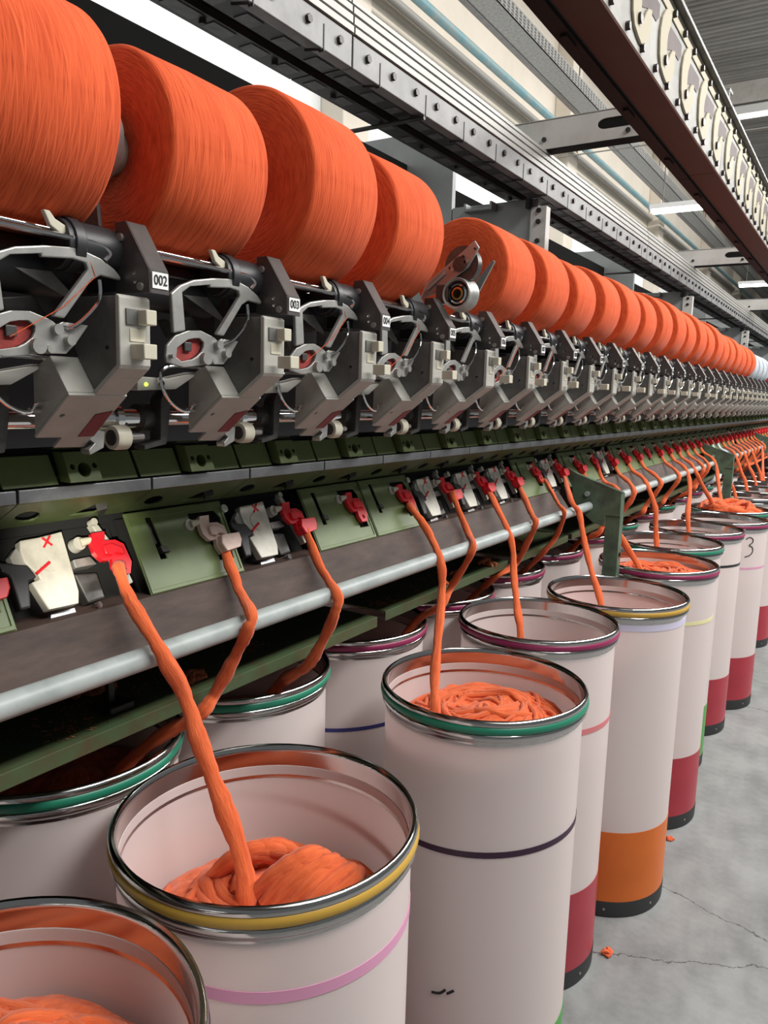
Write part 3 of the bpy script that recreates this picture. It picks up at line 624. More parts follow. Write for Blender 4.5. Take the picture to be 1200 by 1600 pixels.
def digits(txt, parent, og):
    cu = bpy.data.curves.new('digits', 'FONT'); cu.body = txt; cu.size = 0.0148; cu.align_x = 'CENTER'; cu.align_y = 'CENTER'; cu.extrude = 0.0002; cu.offset = 0.00018
    tmp = bpy.data.objects.new('tmp', cu); me = bpy.data.meshes.new_from_object(tmp); bpy.data.objects.remove(tmp)
    for v in me.vertices: v.co = Vector((-0.6668+v.co.z, plate_y+v.co.x*0.84, 1.795+v.co.y)) - og
    me.materials.clear(); me.materials.append(M['ink'])
    o = bpy.data.objects.new('digits', me); C.objects.link(o); o.parent = parent; return o
HN = 36
HEAD_OG = Vector((HX, 0.811, HZ))
for n in range(1, HN+1):
    h = head0 if n == 3 else copy_tree(head0)
    h.location = (HX, 0.811+PITCH*(n-3), HZ)
    if n == 1: h['label'] = 'winding head cut off by the left edge, before the one numbered 002'
    elif n <= 8: h['label'] = 'steel winding head with white number plate %03d below the orange packages' % n
    elif n == 5: pass
    else: h['label'] = 'steel winding head, %s along the row counted from plate 002' % ordinal(n-1)
    for ch in [o for o in bpy.data.objects if o.parent == h]:
        if ch.name.startswith('number_plate'): digits('%03d' % n, ch, HEAD_OG)
        if ch.name.startswith('start_button') and n in (3, 6, 9, 10, 12, 16, 18):
            ch.location.x += 0.012
        if ch.name.startswith('lower_box') and n == 0: pass

# ------------------------------------------------------------------ yarn packages
def package(n, R, m, label, W=0.158, X=-0.79):
    z = 1.838+R; y = 0.474+PITCH*(n-2)
    t = thing('yarn_package', (X, y, z), label, 'yarn package', 'yarn packages on the winding drums')
    h = W/2; e = 0.0035
    prof = [(0.026, -h+0.012), (0.03, -h+0.010), (R*0.55, -h+0.003), (R-e*1.6, -h), (R-e*0.5, -h+e*0.5), (R, -h+e*1.6), (R+0.0012, 0), (R, h-e*1.6), (R-e*0.5, h-e*0.5), (R-e*1.6, h), (R*0.55, h-0.003), (0.03, h-0.010), (0.026, h-0.012)]
    MB().lathe(prof, (0,0,0), 'Y', 96, closed=True).build('yarn_body', m, t, ang=50)
    MB().lathe([(0.0255, -h-0.008), (0.0255, h+0.008), (0.022, h+0.008), (0.022, -h-0.008)], (0,0,0), 'Y', 32, closed=True).build('cone_tube', M['tube'], t)
    return t
q = random.Random(4)
big = {2: 0.1205, 3: 0.1150, 4: 0.1310, 5: 0.1215}
pnames = {2: 'huge orange yarn package cut off at the top left corner', 3: 'big orange yarn package above plate 003, with a steel ring at its end', 4: 'big orange yarn package above plate 004', 5: 'orange yarn package above plate 005, last before the open cradle', 7: 'orange yarn package whose end face shows behind the open cradle'}
small = {7: .112, 8: .1125, 9: .1095, 10: .114, 11: .116, 12: .114, 13: .119, 14: .123, 15: .118, 16: .122, 17: .118, 18: .122, 19: .115, 20: .113, 21: .115}
for n in range(1, 34):
    if n == 6: continue
    if n == 1: package(1, 0.118, M['yarn'], 'orange yarn package outside the left edge next to the biggest one'); continue
    if n <= 5: package(n, big[n], M['yarn'], pnames[n])
    elif n <= 24: package(n, small.get(n, 0.106+0.004*q.random()), M['yarn'], pnames.get(n) or 'orange yarn package, %s beyond the open cradle' % ordinal(n-6))
    elif n <= 28: package(n, 0.100, M['yarn_grey'], 'pale grey yarn package, %s after the last orange one' % ordinal(n-24))
    else: package(n, 0.095, M['yarn_red'], 'dark red yarn package far back, %s after the grey ones' % ordinal(n-28))

# open cradle without package above head 006 and the cradle disc at package 003
t = thing('package_cradle', (-0.72, 1.31, 1.858), 'open steel package cradle with round tube holder and no package on it', 'cradle')
og = Vector((-0.72, 1.31, 1.858)); P = lambda b, nm, m, par=t, **k: b.build(nm, m, par, origin=og, **k)
arm = P(MB().prism([(-0.7523, 1.862), (-0.7403, 1.8889), (-0.6639, 1.9441), (-0.6424, 1.9604), (-0.6332, 1.9478), (-0.641, 1.9335), (-0.6538, 1.9133), (-0.6724, 1.9023), (-0.705, 1.8748)], XZ, 1.307, 1.312), 'near_arm', M['steel'], smooth=False, bevel=0.0012)
P(MB().tube([(-0.734, 1.306, 1.878), (-0.699, 1.306, 1.906)], 0.0028, n=8), 'rib', M['steel'], arm)
P(MB().cyl((-0.6698, 1.306, 1.9203), (-0.6698, 1.3035, 1.9203), 0.0135, n=24), 'hub_disc', M['steel_dark'], arm)
for x, z, rr in ((-0.6565, 1.9245, 0.004), (-0.684, 1.9125, 0.0045), (-0.6635, 1.9335, 0.0024), (-0.6895, 1.9145, 0.0024), (-0.640, 1.9455, 0.002)): P(MB().cyl((x, 1.307, z), (x, 1.3035, z), rr, n=12), 'screw', M['steel'] if rr > 0.003 else M['bolt'], arm)
P(MB().cyl((-0.6698, 1.313, 1.9203), (-0.6698, 1.330, 1.9203), 0.034, n=32), 'tube_centring_disc', M['steel_dark'])
c = (-0.6717, 1.0, 1.8679)
P(MB().lathe([(0.0275, 1.302), (0.0285, 1.300), (0.0275, 1.298), (0.0235, 1.3005), (0.0225, 1.320), (0.0275, 1.332), (0.0315, 1.332), (0.0315, 1.324), (0.0285, 1.314)], (c[0], 0, c[2]), 'Y', 40, closed=True), 'tube_holder', M['steel'])
P(MB().cyl((c[0], 1.345, c[2]), (c[0], 1.318, c[2]), 0.0235, n=32), 'holder_core', M['black_plastic'])
P(MB().lathe([(0.0185, 1.318), (0.0185, 1.306), (0.0150, 1.304), (0.0145, 1.318)], (c[0], 0, c[2]), 'Y', 32, closed=True), 'inner_ring', M['chrome'])
P(MB().lathe([(0.0118, 1.318), (0.0118, 1.304), (0.0085, 1.303), (0.0080, 1.318)], (c[0], 0, c[2]), 'Y', 24, closed=True), 'brass_bush', mat('brass', (0.55, 0.38, 0.13), 0.3, 0.9))
P(MB().prism([(-0.6690, 1.849), (-0.6703, 1.8605), (-0.6596, 1.8977), (-0.6282, 1.9329), (-0.6237, 1.9304)], XZ, 1.357, 1.362), 'far_prong', M['steel'], smooth=False, bevel=0.0008)
P(MB().prism([(-0.79, 1.868), (-0.75, 1.882), (-0.7217, 1.9267), (-0.7176, 1.9141), (-0.7454, 1.870)], XZ, 1.282, 1.287), 'back_prong', M['steel_dark'], smooth=False, bevel=0.0008)
P(MB().box((-0.715, 1.300, 1.852), (-0.690, 1.330, 1.885)), 'mount_block', M['steel_dark'], bevel=0.001)
t = thing('cradle_disc', (-0.79, 0.612, 1.9575), 'steel cradle ring pressed against the end of the package above plate 003', 'cradle')
MB().lathe([(0.020, -0.010), (0.044, -0.010), (0.047, -0.006), (0.047, 0.002), (0.036, 0.003), (0.020, 0.003)], (0,0,0), 'Y', 40, closed=True).build('ring', M['steel'], t)
MB().cyl((0, -0.022, 0), (0, -0.003, 0), 0.034, n=32).build('hub', M['steel_dark'], t)
MB().prism([(-0.02, 0.03), (0.02, 0.035), (0.035, -0.10), (0.005, -0.12)], XZ, -0.026, -0.021).build('arm', M['steel_dark'], t, smooth=False, bevel=0.001)

# a few single threads of yarn running up from the heads
for n in (2, 4, 5, 7, 8):
    yo = PITCH*(n-3); pts = [(-0.709, 0.675, 1.725), (-0.7085, 0.735, 1.760), (-0.709, 0.775, 1.795), (-0.712, 0.762, 1.827), (-0.722, 0.748, 1.842), (-0.76, 0.742, 1.85)]
    b = MB().tube([(x, y+yo, z) for x, y, z in pts], 0.00045, n=5)
    tag(b.build('yarn_thread', M['yarn'], origin=(-0.709, 0.675+yo, 1.725)), 'thin orange yarn thread rising across the winding head numbered %03d' % n, 'yarn', 'single yarn threads')

# ------------------------------------------------------------------ spinning units
UX = -1.038; UZ = 1.472; VX, VZ = 0.4555, -0.8902; NX, NZ = 0.8902, 0.4555
def PF(u0): return lambda u, v, w: (UX+VX*v+NX*w, u0+u, UZ+VZ*v+NZ*w)
UOG = Vector((-1.0, 0.605, 1.34))
S0 = 0.605
f = PF(S0)
def band_parts(r):
    P = lambda b, nm, m, par=r, **k: b.build(nm, m, par, origin=UOG, **k)
    # slanted green band under the strip
    d = Vector((-0.077, 0, -0.045)).normalized(); nn = Vector((0.045, 0, -0.077)).normalized()
    g = lambda u, v, w: tuple(Vector((-0.964, S0+u, 1.519)) + d*v + nn*w)
    e1 = [(0.043+0.020*cos(a)+0.010*sin(a), 0.052+0.021*sin(a)) for a in [2*PI*i/14 for i in range(14)]]
    e2 = [(0.122, 0.072), (0.146, 0.036), (0.160, 0.032), (0.174, 0.040), (0.170, 0.072)]
    P(MB().prism([(0.001, 0), (0.229, 0), (0.229, 0.089), (0.001, 0.089)], g, -0.003, 0.0, [e1, e2]), 'green_band', M['green_dark'], smooth=False)
    P(MB().prism([(0.158, 0.050), (0.172, 0.042), (0.182, 0.070), (0.174, 0.072)], g, -0.008, 0.006), 'latch', M['steel_dark'], smooth=False)
    P(MB().box((-0.968, S0+0.002, 1.520), (-0.962, S0+0.228, 1.5385)), 'aluminium_strip', M['alu'], smooth=False, bevel=0.0012)
    lean = lambda u, v, w: (-0.966-0.35*v+w, S0+u, 1.541+v)
    P(MB().prism([(-0.018, 0), (0.066, 0), (0.060, 0.042), (-0.024, 0.042)], lean, -0.004, 0), 'upper_panel', M['green'], smooth=False, bevel=0.001)
    P(MB().prism([(0.128, 0), (0.206, 0), (0.200, 0.042), (0.124, 0.042)], lean, -0.004, 0), 'upper_panel', M['green'], smooth=False, bevel=0.001)
    hol = [circle(0.082, 0.025, 0.0040, 12), circle(0.119, 0.025, 0.0040, 12), circle(0.1005, 0.020, 0.0105, 18)]
    P(MB().prism([(0.073, 0.003), (0.127, 0.003), (0.124, 0.046), (0.071, 0.046)], lean, -0.006, 0.018, hol), 'yarn_outlet_block', M['green'], smooth=False, bevel=0.001)
    P(MB().prism([(0.060, 0.05), (0.128, 0.05), (0.124, 0.058), (0.066, 0.058)], lean, -0.03, 0.012), 'outlet_cap', M['green_dark'], smooth=False, bevel=0.001)
    P(MB().cyl(lean(0.094, 0.010, 0.004), lean(0.094, 0.010, 0.012), 0.0025, n=10), 'outlet_nipple', M['steel'])
def trumpet(r, m, clip, w0=0.004):
    P = lambda b, nm, mm, par=r, **k: b.build(nm, mm, par, origin=UOG, **k)
    T = [(0.1517, 0.0283), (0.1752, 0.0285), (0.1694, 0.0434), (0.178, 0.0438), (0.1897, 0.0448), (0.2026, 0.054), (0.204, 0.0684), (0.2059, 0.0856), (0.1967, 0.1035), (0.1745, 0.1034), (0.1688, 0.087), (0.1717, 0.0751), (0.164, 0.0765), (0.1548, 0.0748), (0.1451, 0.0615), (0.1447, 0.046)]
    hole = [(0.181, 0.087), (0.189, 0.087), (0.192, 0.096), (0.184, 0.096)]
    t = P(MB().prism(T, f, w0, w0+0.009, [hole]), 'trumpet', m, bevel=0.0015)
    P(MB().prism([(0.160, 0.052), (0.176, 0.050), (0.194, 0.060), (0.194, 0.072), (0.180, 0.066), (0.172, 0.070), (0.160, 0.066)], f, w0+0.008, w0+0.015), 'guide_lip', m, t, bevel=0.0015)
    nb = P(MB().cyl(f(0.133, 0.0385, -0.010), f(0.133, 0.0385, 0.004), 0.0115, 0.0105, n=20), 'nozzle_boss', M['grey_plastic'])
    P(MB().cyl(f(0.134, 0.0380, 0.004), f(0.150, 0.0375, 0.010), 0.0078, 0.0048, n=16), 'feed_nozzle', M['cream'], nb)
    if clip:
        P(MB().prism([(0.176, 0.0720), (0.2225, 0.0735), (0.222, 0.088), (0.214, 0.1010), (0.176, 0.1040), (0.170, 0.088)], f, w0-0.004, w0+0.022), 'sliver_clip', m, t, bevel=0.002)
    return t
def unit(kind, m, clip):
    r = thing('spinning_unit', UOG, '', 'spinning unit', 'spinning units under the winding heads'); band_parts(r)
    P = lambda b, nm, mm, par=r, **k: b.build(nm, mm, par, origin=UOG, **k)
    if kind == 'closed':
        slot = [(0.044, 0.012), (0.0563, 0.0123), (0.0605, 0.0886), (0.0475, 0.0884)]
        cut = [(0.1400, 0.0165), (0.2047, 0.018), (0.2134, 0.0325), (0.211, 0.050), (0.2118, 0.114), (0.1772, 0.1125), (0.1790, 0.095), (0.1489, 0.0486), (0.1387, 0.030)]
        P(MB().prism([(0.003, 0.0), (0.227, 0.0), (0.227, 0.146), (0.003, 0.146)], f, -0.004, 0.0, [slot, cut]), 'cover_panel', M['green'], smooth=False, bevel=0.0015)
        P(MB().prism([(0.005, 0.002), (0.225, 0.002), (0.225, 0.144), (0.005, 0.144)], f, 0.0, 0.0018, [[(0.010, 0.013), (0.220, 0.013), (0.220, 0.137), (0.010, 0.137)]]), 'pressed_edge', M['green'], smooth=False, bevel=0.001)
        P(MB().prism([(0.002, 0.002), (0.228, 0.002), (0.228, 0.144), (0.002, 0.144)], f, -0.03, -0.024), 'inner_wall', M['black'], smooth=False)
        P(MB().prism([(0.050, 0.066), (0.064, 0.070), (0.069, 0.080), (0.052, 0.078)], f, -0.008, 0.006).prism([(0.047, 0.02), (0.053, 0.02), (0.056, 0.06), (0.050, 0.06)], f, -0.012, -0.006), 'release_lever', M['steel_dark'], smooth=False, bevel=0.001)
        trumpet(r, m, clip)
    else:
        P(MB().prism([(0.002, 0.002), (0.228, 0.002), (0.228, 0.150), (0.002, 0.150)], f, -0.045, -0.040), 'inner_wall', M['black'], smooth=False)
        cs = [(0.0404, 0.0194), (0.071, 0.0189), (0.1103, 0.0153), (0.1054, 0.1113), (0.0987, 0.1294), (0.0491, 0.1282), (0.0371, 0.0837), (0.0517, 0.0811), (0.0507, 0.0742), (0.0364, 0.0527), (0.0361, 0.0337)]
        ca = P(MB().prism(cs, f, -0.012, 0.004), 'roller_casing', M['casing'], smooth=False, bevel=0.0018)
        P(MB().cyl(f(0.073, 0.055, 0.004), f(0.073, 0.055, 0.0055), 0.0185, n=28), 'round_boss', M['casing'], ca)
        b = MB(); b.tube([f(0.0745, 0.0205, 0.0048), f(0.0865, 0.0345, 0.0048)], 0.0018, n=6); b.tube([f(0.088, 0.0195, 0.0048), f(0.0725, 0.0355, 0.0048)], 0.0018, n=6)
        P(b, 'red_cross_mark', M['red_plastic'], ca)
        P(MB().tube([f(0.0721, 0.0597, 0.007), f(0.0465, 0.0729, 0.007)], 0.0024, n=8), 'red_pin', M['red_plastic'], ca)
        P(MB().prism([(-0.004, 0.0458), (0.0236, 0.0544), (0.038, 0.0581), (0.0458, 0.0784), (0.0323, 0.0812), (0.022, 0.120), (0.006, 0.120), (0.008, 0.0688), (-0.002, 0.061)], f, -0.01, 0.008), 'clamp_lever', M['black_plastic'], smooth=False, bevel=0.003)
        P(MB().prism([(0.020, 0.040), (0.034, 0.028), (0.040, 0.05), (0.034, 0.058), (0.022, 0.055)], f, -0.014, 0.0), 'cover_hinge', M['mid_grey'], smooth=False, bevel=0.001)
        P(MB().cyl(f(0.0, 0.018, -0.01), f(0.0, 0.018, 0.004), 0.008, n=14).cyl(f(0.175, 0.006, -0.012), f(0.175, 0.006, 0.0), 0.006, n=14), 'pin', M['casing'])
        P(MB().prism([(0.172, 0.008), (0.184, 0.010), (0.205, 0.062), (0.212, 0.115), (0.202, 0.118), (0.190, 0.07)], f, -0.02, -0.006), 'trumpet_backplate', M['casing'], smooth=False, bevel=0.001)
        P(MB().prism([(0.118, 0.060), (0.150, 0.060), (0.158, 0.074), (0.118, 0.074)], f, -0.03, -0.004), 'feed_shaft', M['steel'], smooth=False, bevel=0.002)
        P(MB().prism([(0.120, 0.080), (0.160, 0.085), (0.160, 0.128), (0.128, 0.130)], f, -0.035, -0.015), 'gear_housing', M['steel_dark'], smooth=False, bevel=0.003)
        P(MB().cyl(f(0.1355, 0.138, -0.012), f(0.1355, 0.138, -0.002), 0.0055, n=14), 'steel_ball', M['chrome'])
        P(MB().prism([(0.06, 0.133), (0.10, 0.132), (0.10, 0.146), (0.055, 0.146)], f, -0.025, -0.012), 'lower_guide', M['alu'], smooth=False)
        trumpet(r, m, clip, 0.006)
    return r
protos = {}
def get_unit(kind, mk, clip):
    key = (kind, mk, clip)
    if key not in protos:
        u = unit(kind, M[mk], clip); index_kids(); protos[key] = u; return u
    return copy_tree(protos[key])
OPEN = {1: 1, 3: 1, 6: 1, 7: 1, 8: 1, 10: 1, 13: 1, 29: 1, 33: 1}
NOCLIP = {1, 4, 5, 9, 12, 16}
for n in range(0, 43):
    kind = 'open' if n in OPEN else 'closed'
    u = get_unit(kind, 'pale_plastic' if n == 2 else 'red_plastic', n not in NOCLIP and n != 4)
    u.location = (UOG.x, UOG.y+PITCH*(n-1), UOG.z)
    w = 'open spinning unit with pale casing' if kind == 'open' else 'closed green spinning unit'
    sp_ = {0: 'closed green spinning unit cut off by the left edge', 1: 'open spinning unit with brightly lit casing and red trumpet at far left', 2: 'closed green spinning unit with a worn pale trumpet', 4: 'closed green spinning unit whose red trumpet holds no sliver'}
    u['label'] = sp_.get(n) or '%s, %s in the row counted from the brightly lit one' % (w, ordinal(n))

# ------------------------------------------------------------------ spinning cans
ZR = 1.05
def can_lathe():
    p = {}
    p['body'] = MB().lathe([(0.2205, 0.05), (0.2205, 1.012), (0.2165, 1.012), (0.2165, 0.05)], n=72, closed=True)
    p['rim'] = MB().lathe([(0.2155, 0.990), (0.2175, 1.000), (0.2175, 1.038), (0.2182, 1.045), (0.2215, 1.0495), (0.2255, 1.0500), (0.2290, 1.0475), (0.2305, 1.043), (0.2295, 1.0385), (0.2255, 1.036), (0.2255, 1.022), (0.2285, 1.020), (0.2300, 1.016), (0.2290, 1.010), (0.2250, 1.006), (0.2220, 1.002), (0.2205, 0.996), (0.2195, 0.990)], n=72, closed=True)
    p['bumper'] = MB().lathe([(0.2257, 1.0370), (0.229, 1.0372), (0.2315, 1.0345), (0.2322, 1.030), (0.2318, 1.0255), (0.2295, 1.0222), (0.2257, 1.0222)], n=72, closed=True)
    p['base'] = MB().lathe([(0.0001, 0.0), (0.218, 0.0), (0.2225, 0.004), (0.2235, 0.05), (0.2215, 0.057), (0.2166, 0.06), (0.2166, 0.05), (0.0001, 0.05)], n=72)
    return p
CL = {k: None for k in ('body', 'rim', 'bumper', 'base')}
def can_part(key, name, m, parent):
    ck = (key, m.name)
    if ck not in CL:
        o = can_lathe()[key].build(name, m, parent, ang=40); CL[ck] = o.data; return o
    o = bpy.data.objects.new(name, CL[ck]); C.objects.link(o); o.parent = parent; return o
def can(x, y, bump, label, band=None, band_h=0.30, tapes=(), group=None, base=True):
    t = thing('sliver_can', (x, y, 0), label, 'can', group, rz=math.atan2(-y, -x))
    can_part('body', 'can_body', M['can'], t); can_part('rim', 'rim', M['rim'], t)
    can_part('bumper', 'bumper_ring', M[bump], t); can_part('base', 'base_ring', M['rubber'], t)
    for k in range(8):
        a = k*PI/4+0.15; MB().cyl((0.2228*cos(a), 0.2228*sin(a), 0.03), (0.2248*cos(a), 0.2248*sin(a), 0.03), 0.004, n=8).build('rivet', M['steel'], t)
    if band: MB().lathe([(0.2207, 0.055), (0.2217, 0.055), (0.2217, band_h), (0.2207, band_h)], n=72, closed=True).build('colour_band', M[band], t)
    for (m, z, w, tilt) in tapes:
        b = MB(); prof = []
        n = 72; o = len(b.v)
        for i in range(n):
            a = 2*PI*i/n; zz = z + tilt*cos(a-1.0) + abs(tilt)*0.25*sin(2*a)
            for rr, h in ((0.2207, -w/2), (0.2217, -w/2), (0.2217, w/2), (0.2207, w/2)): b.v.append(Vector((rr*cos(a), rr*sin(a), zz+h)))
        for i in range(n):
            j = (i+1) % n
            for k in range(4): b.face((o+i*4+k, o+j*4+k, o+j*4+(k+1) % 4, o+i*4+(k+1) % 4))
        b.build('tape_band', M[m], t)
    return t
FG, RG = 'front row of sliver cans', 'back row of sliver cans under the machine'
FRONT = [
 ('A', -0.675, 0.343, 'bump_black', 'white sliver can cut off by the bottom left corner', 'band_red', [], 0.80),
 ('B', -0.717, 0.834, 'bump_yellow', 'white sliver can with yellow ring and pink tape, nearest whole rim', 'band_red', [('tape_pink', 0.936, 0.017, -0.030)], 0.84),
 ('C', -0.681, 1.530, 'bump_green', 'white sliver can with green ring and dark plum tape', 'band_green', [('tape_plum', 0.755, 0.013, 0.008)], 0.89),
 ('D', -0.768, 2.089, 'bump_magenta', 'white sliver can with magenta ring and rose tape behind the plum taped can', 'band_red', [('tape_rose', 0.785, 0.016, 0.0)], 0.70),
 ('E', -0.668, 2.556, 'bump_yellow', 'white sliver can with yellow ring and orange lower band', 'band_orange', [('tape_lilac', 0.985, 0.02, 0.0)], 0.86),
 ('F', -0.675, 3.175, 'bump_magenta', 'full sliver can with magenta ring and yellow tape beside the green post', 'band_red', [('tape_yellow', 0.84, 0.014, 0.006)], 0.98),
 ('G', -0.737, 3.690, 'bump_green', 'sliver can with green ring right behind the green post', 'band_green', [], 0.80),
 ('H', -0.715, 4.190, 'bump_magenta', 'sliver can with magenta ring and black tape', 'band_red', [('bump_black', 0.88, 0.012, 0.004)], 0.70),
 ('I', -0.646, 4.650, 'bump_magenta', 'sliver can with magenta ring and handwritten black 3', 'band_red', [('tape_pink', 0.80, 0.010, 0.004)], 0.72),
 ('J', -0.690, 5.125, 'bump_green', 'sliver can with green ring, orange sliver heaped above its rim', 'band_green', [], 0.99),
 ('K', -0.690, 5.925, 'bump_black', 'sliver can with plain chrome ring behind the heaped can', 'band_red', [], 0.75),
 ('L', -0.700, 6.410, 'bump_black', 'sliver can with plain chrome ring holding white sliver, beside the second post', 'band_red', [], 0.85),
 ('M', -0.690, 6.900, 'bump_black', 'sliver can with plain chrome ring, second beyond the second post', 'band_green', [], 0.8),
 ('N', -0.700, 7.390, 'bump_tan', 'sliver can with tan ring far back in the front row', 'band_red', [], 0.95),
 ('O', -0.690, 7.880, 'bump_magenta', 'sliver can with magenta ring, second last of the front row in view', 'band_red', [], 0.9),
 ('P', -0.700, 8.720, 'bump_black', 'sliver can with black ring, last of the front row in view', 'band_red', [], 0.9)]
cans = {}
for k, x, y, bmp, lab, band, tapes, fill in FRONT:
    cans[k] = (x, y, fill)
    can(x, y, bmp, lab, band, 0.30, tapes, FG)
RB = ['bump_green', 'bump_green', 'bump_green', 'bump_magenta', 'bump_magenta', 'bump_magenta', 'bump_magenta', 'bump_magenta', 'bump_green', 'bump_magenta', 'bump_green', 'bump_magenta', 'bump_magenta', 'bump_green', 'bump_tan', 'bump_black', 'bump_black']
for k in range(-1, 16):
    x, y = -1.211-0.002*k, 0.8106+0.4707*k
    bmp = RB[k+1]; cn = {'bump_green': 'green', 'bump_magenta': 'magenta', 'bump_tan': 'tan', 'bump_black': 'black'}[bmp]
    lab = {-1: 'back row sliver can hidden at far left below the tray', 0: 'back row sliver can with green ring at left edge under the near tray', 1: 'back row sliver can with green ring under the first tray end', 2: 'back row sliver can with magenta ring and dark blue tape'}.get(k) or 'back row sliver can with %s ring, %s under the trays from the left edge' % (cn, ordinal(k+1))
    can(x, y, bmp, lab, 'band_red', 0.3, [('tape_blue', 0.80, 0.01, 0.01)] if k == 2 else [], RG)
    cans['R%d' % (k+1)] = (x, y, 0.9)
# handwriting on can I, scribble on can C
def on_can(name, cx, cy, ang, strokes, label):
    b = MB()
    for st in strokes:
        b.tube(catmull([(cx+0.2212*cos(ang+u/0.2212), cy+0.2212*sin(ang+u/0.2212), z) for u, z in st], 5), 0.0028, n=6)
    return b
aI = math.atan2(-4.65, 0.646)+0.66
ths = [(-0.028, 0.965), (-0.010, 0.976), (0.012, 0.968), (0.014, 0.948), (-0.006, 0.932), (0.014, 0.922), (0.020, 0.898), (0.004, 0.878), (-0.026, 0.868)]
i_root = [o for o in bpy.data.objects if o.get('label', '').endswith('handwritten black 3')][0]
b = on_can('mark', 0, 0, aI-i_root.rotation_euler.z, [ths], ''); b.build('handwritten_numeral', M['ink'], i_root)
c_root = [o for o in bpy.data.objects if o.get('label', '').endswith('green ring and dark plum tape')][0]
b = on_can('mark', 0, 0, math.atan2(-1.53, 0.681)-0.22-c_root.rotation_euler.z, [[(-0.03, 0.425), (-0.012, 0.43), (0.0, 0.442)], [(0.004, 0.434), (0.018, 0.445)]], ''); b.build('marker_scribble', M['ink'], c_root)

# sliver heaps inside the cans
def heap(key, z, dome, sd, folds, label, white=False, r=0.205, off=(0, 0)):
    x, y, _ = cans[key]; b = MB(); q = random.Random(sd); NR, NA = 34, 96
    def hz(px, py):
        rr = math.hypot(px-off[0], py-off[1])/r; e = math.hypot(px, py)/r
        g = noise.noise(Vector((px*14, py*14, sd*3.1)))*0.018 + noise.noise(Vector((px*40, py*40, sd*1.7)))*0.006
        warp = noise.noise(Vector((px*9, py*9, sd*5.0)))*2.2
        g += 0.0055*abs(sin((rr*r*100+warp)*1.9))
        return z + dome*max(0.0, 1-rr*rr)**0.8 + g*(1-0.4*e) - 0.05*max(0, e-0.86)
    vs = [(0, 0, hz(0, 0))]
    for i in range(1, NR+1):
        for k in range(NA):
            a = 2*PI*k/NA; rr = r*i/NR; px, py = rr*cos(a), rr*sin(a); vs.append((px, py, hz(px, py)))
    nb = len(vs); vs += [(0.2155*cos(2*PI*k/NA), 0.2155*sin(2*PI*k/NA), z-0.075+0.012*noise.noise(Vector((cos(2*PI*k/NA)*2, sin(2*PI*k/NA)*2, sd)))) for k in range(NA)]
    nc = len(vs); vs += [(0.2155*cos(2*PI*k/NA), 0.2155*sin(2*PI*k/NA), 0.06) for k in range(NA)] + [(0, 0, 0.06)]
    o = b.add(vs, [])
    def uvf(idx):
        b.face(idx); b.uv[len(b.f)-1] = [((vs[i-o][0]*7), vs[i-o][1]*3) for i in idx]
    for k in range(NA):
        k2 = (k+1) % NA; uvf((o, o+1+k, o+1+k2))
        for i in range(NR-1):
            uvf((o+1+i*NA+k, o+1+(i+1)*NA+k, o+1+(i+1)*NA+k2, o+1+i*NA+k2))
        uvf((o+1+(NR-1)*NA+k, o+nb+k, o+nb+k2, o+1+(NR-1)*NA+k2)); uvf((o+nb+k, o+nc+k, o+nc+k2, o+nb+k2)); uvf((o+nc+k, o+nc+NA, o+nc+k2))
    for fo in folds:
        (cx, cy), L, ang, up, rad = fo
        P = []
        for i in range(6):
            t = i/5-0.5; d = Vector((cos(ang), sin(ang), 0)); nrm = Vector((-sin(ang), cos(ang), 0))
            p = Vector((cx, cy, 0)) + d*t*L + nrm*(0.25*L*(t*t*4-0.5)*(0.5+q.random()*0.5))
            m_ = min(1.0, (r-0.012)/max(p.length, 1e-4)); p = p*m_
            p.z = hz(p.x, p.y) + rad*0.05 + up*(1-4*t*t); P.append(p)
        pts = catmull(P, 5); b.tube(pts, [rad*(0.75+0.35*math.sin(PI*i/(len(pts)-1)))*(0.92+0.16*q.random()) for i in range(len(pts))], n=12, uv=True, flat=0.8)
    ob = b.build('sliver_coil', M['sliver_white' if white else 'sliver'], origin=(0,0,0), ang=60)
    ob.location = (x, y, 0)
    return tag(ob, label, 'sliver', 'coils of sliver inside the cans')
def rfolds(sd, n, rad=0.014, spread=0.15, up=0.012, L=0.16):
    q = random.Random(sd); out = []
    for i in range(n):
        a = q.random()*6.28; d = spread*math.sqrt(q.random())
        out.append(((cos(a)*d, sin(a)*d), L*(0.7+0.6*q.random()), a+PI/2+q.uniform(-0.7, 0.7), up*q.random(), rad*(0.8+0.4*q.random())))
    return out
heap('A', 0.925, 0.05, 3, rfolds(31, 46, 0.009, 0.17, 0.008, 0.16), 'heap of orange sliver coil in the can at the bottom left corner')
fb = rfolds(5, 40, 0.009, 0.16, 0.006) + [((0.035+0.011*i, 0.035+0.008*i), 0.15, 1.25+0.10*i, 0.062-0.006*i, 0.016) for i in range(6)] + [((-0.055+0.006*i, 0.012+0.012*i), 0.12, 0.9, 0.040, 0.014) for i in range(4)]
heap('B', 0.855, 0.060, 5, fb, 'heap of orange sliver folds in the yellow ringed near can', r=0.205)
heap('C', 0.945, 0.05, 8, rfolds(9, 64, 0.0065, 0.18, 0.003, 0.17), 'orange sliver coil high up in the can with plum tape', r=0.207, off=(0.02, 0.0))
heap('D', 0.70, 0.02, 11, rfolds(12, 8), 'orange sliver coil low in the can with rose tape')
heap('E', 0.86, 0.02, 14, rfolds(15, 8), 'orange sliver coil low in the can with orange lower band')
heap('F', 0.985, 0.03, 17, rfolds(18, 60, 0.0065, 0.18, 0.003, 0.17), 'orange sliver coil filling the can beside the green post', r=0.206)
heap('G', 0.80, 0.02, 20, rfolds(21, 6), 'orange sliver coil inside the green ringed can behind the post')
heap('H', 0.70, 0.02, 23, [], 'orange sliver coil inside the can with black tape')
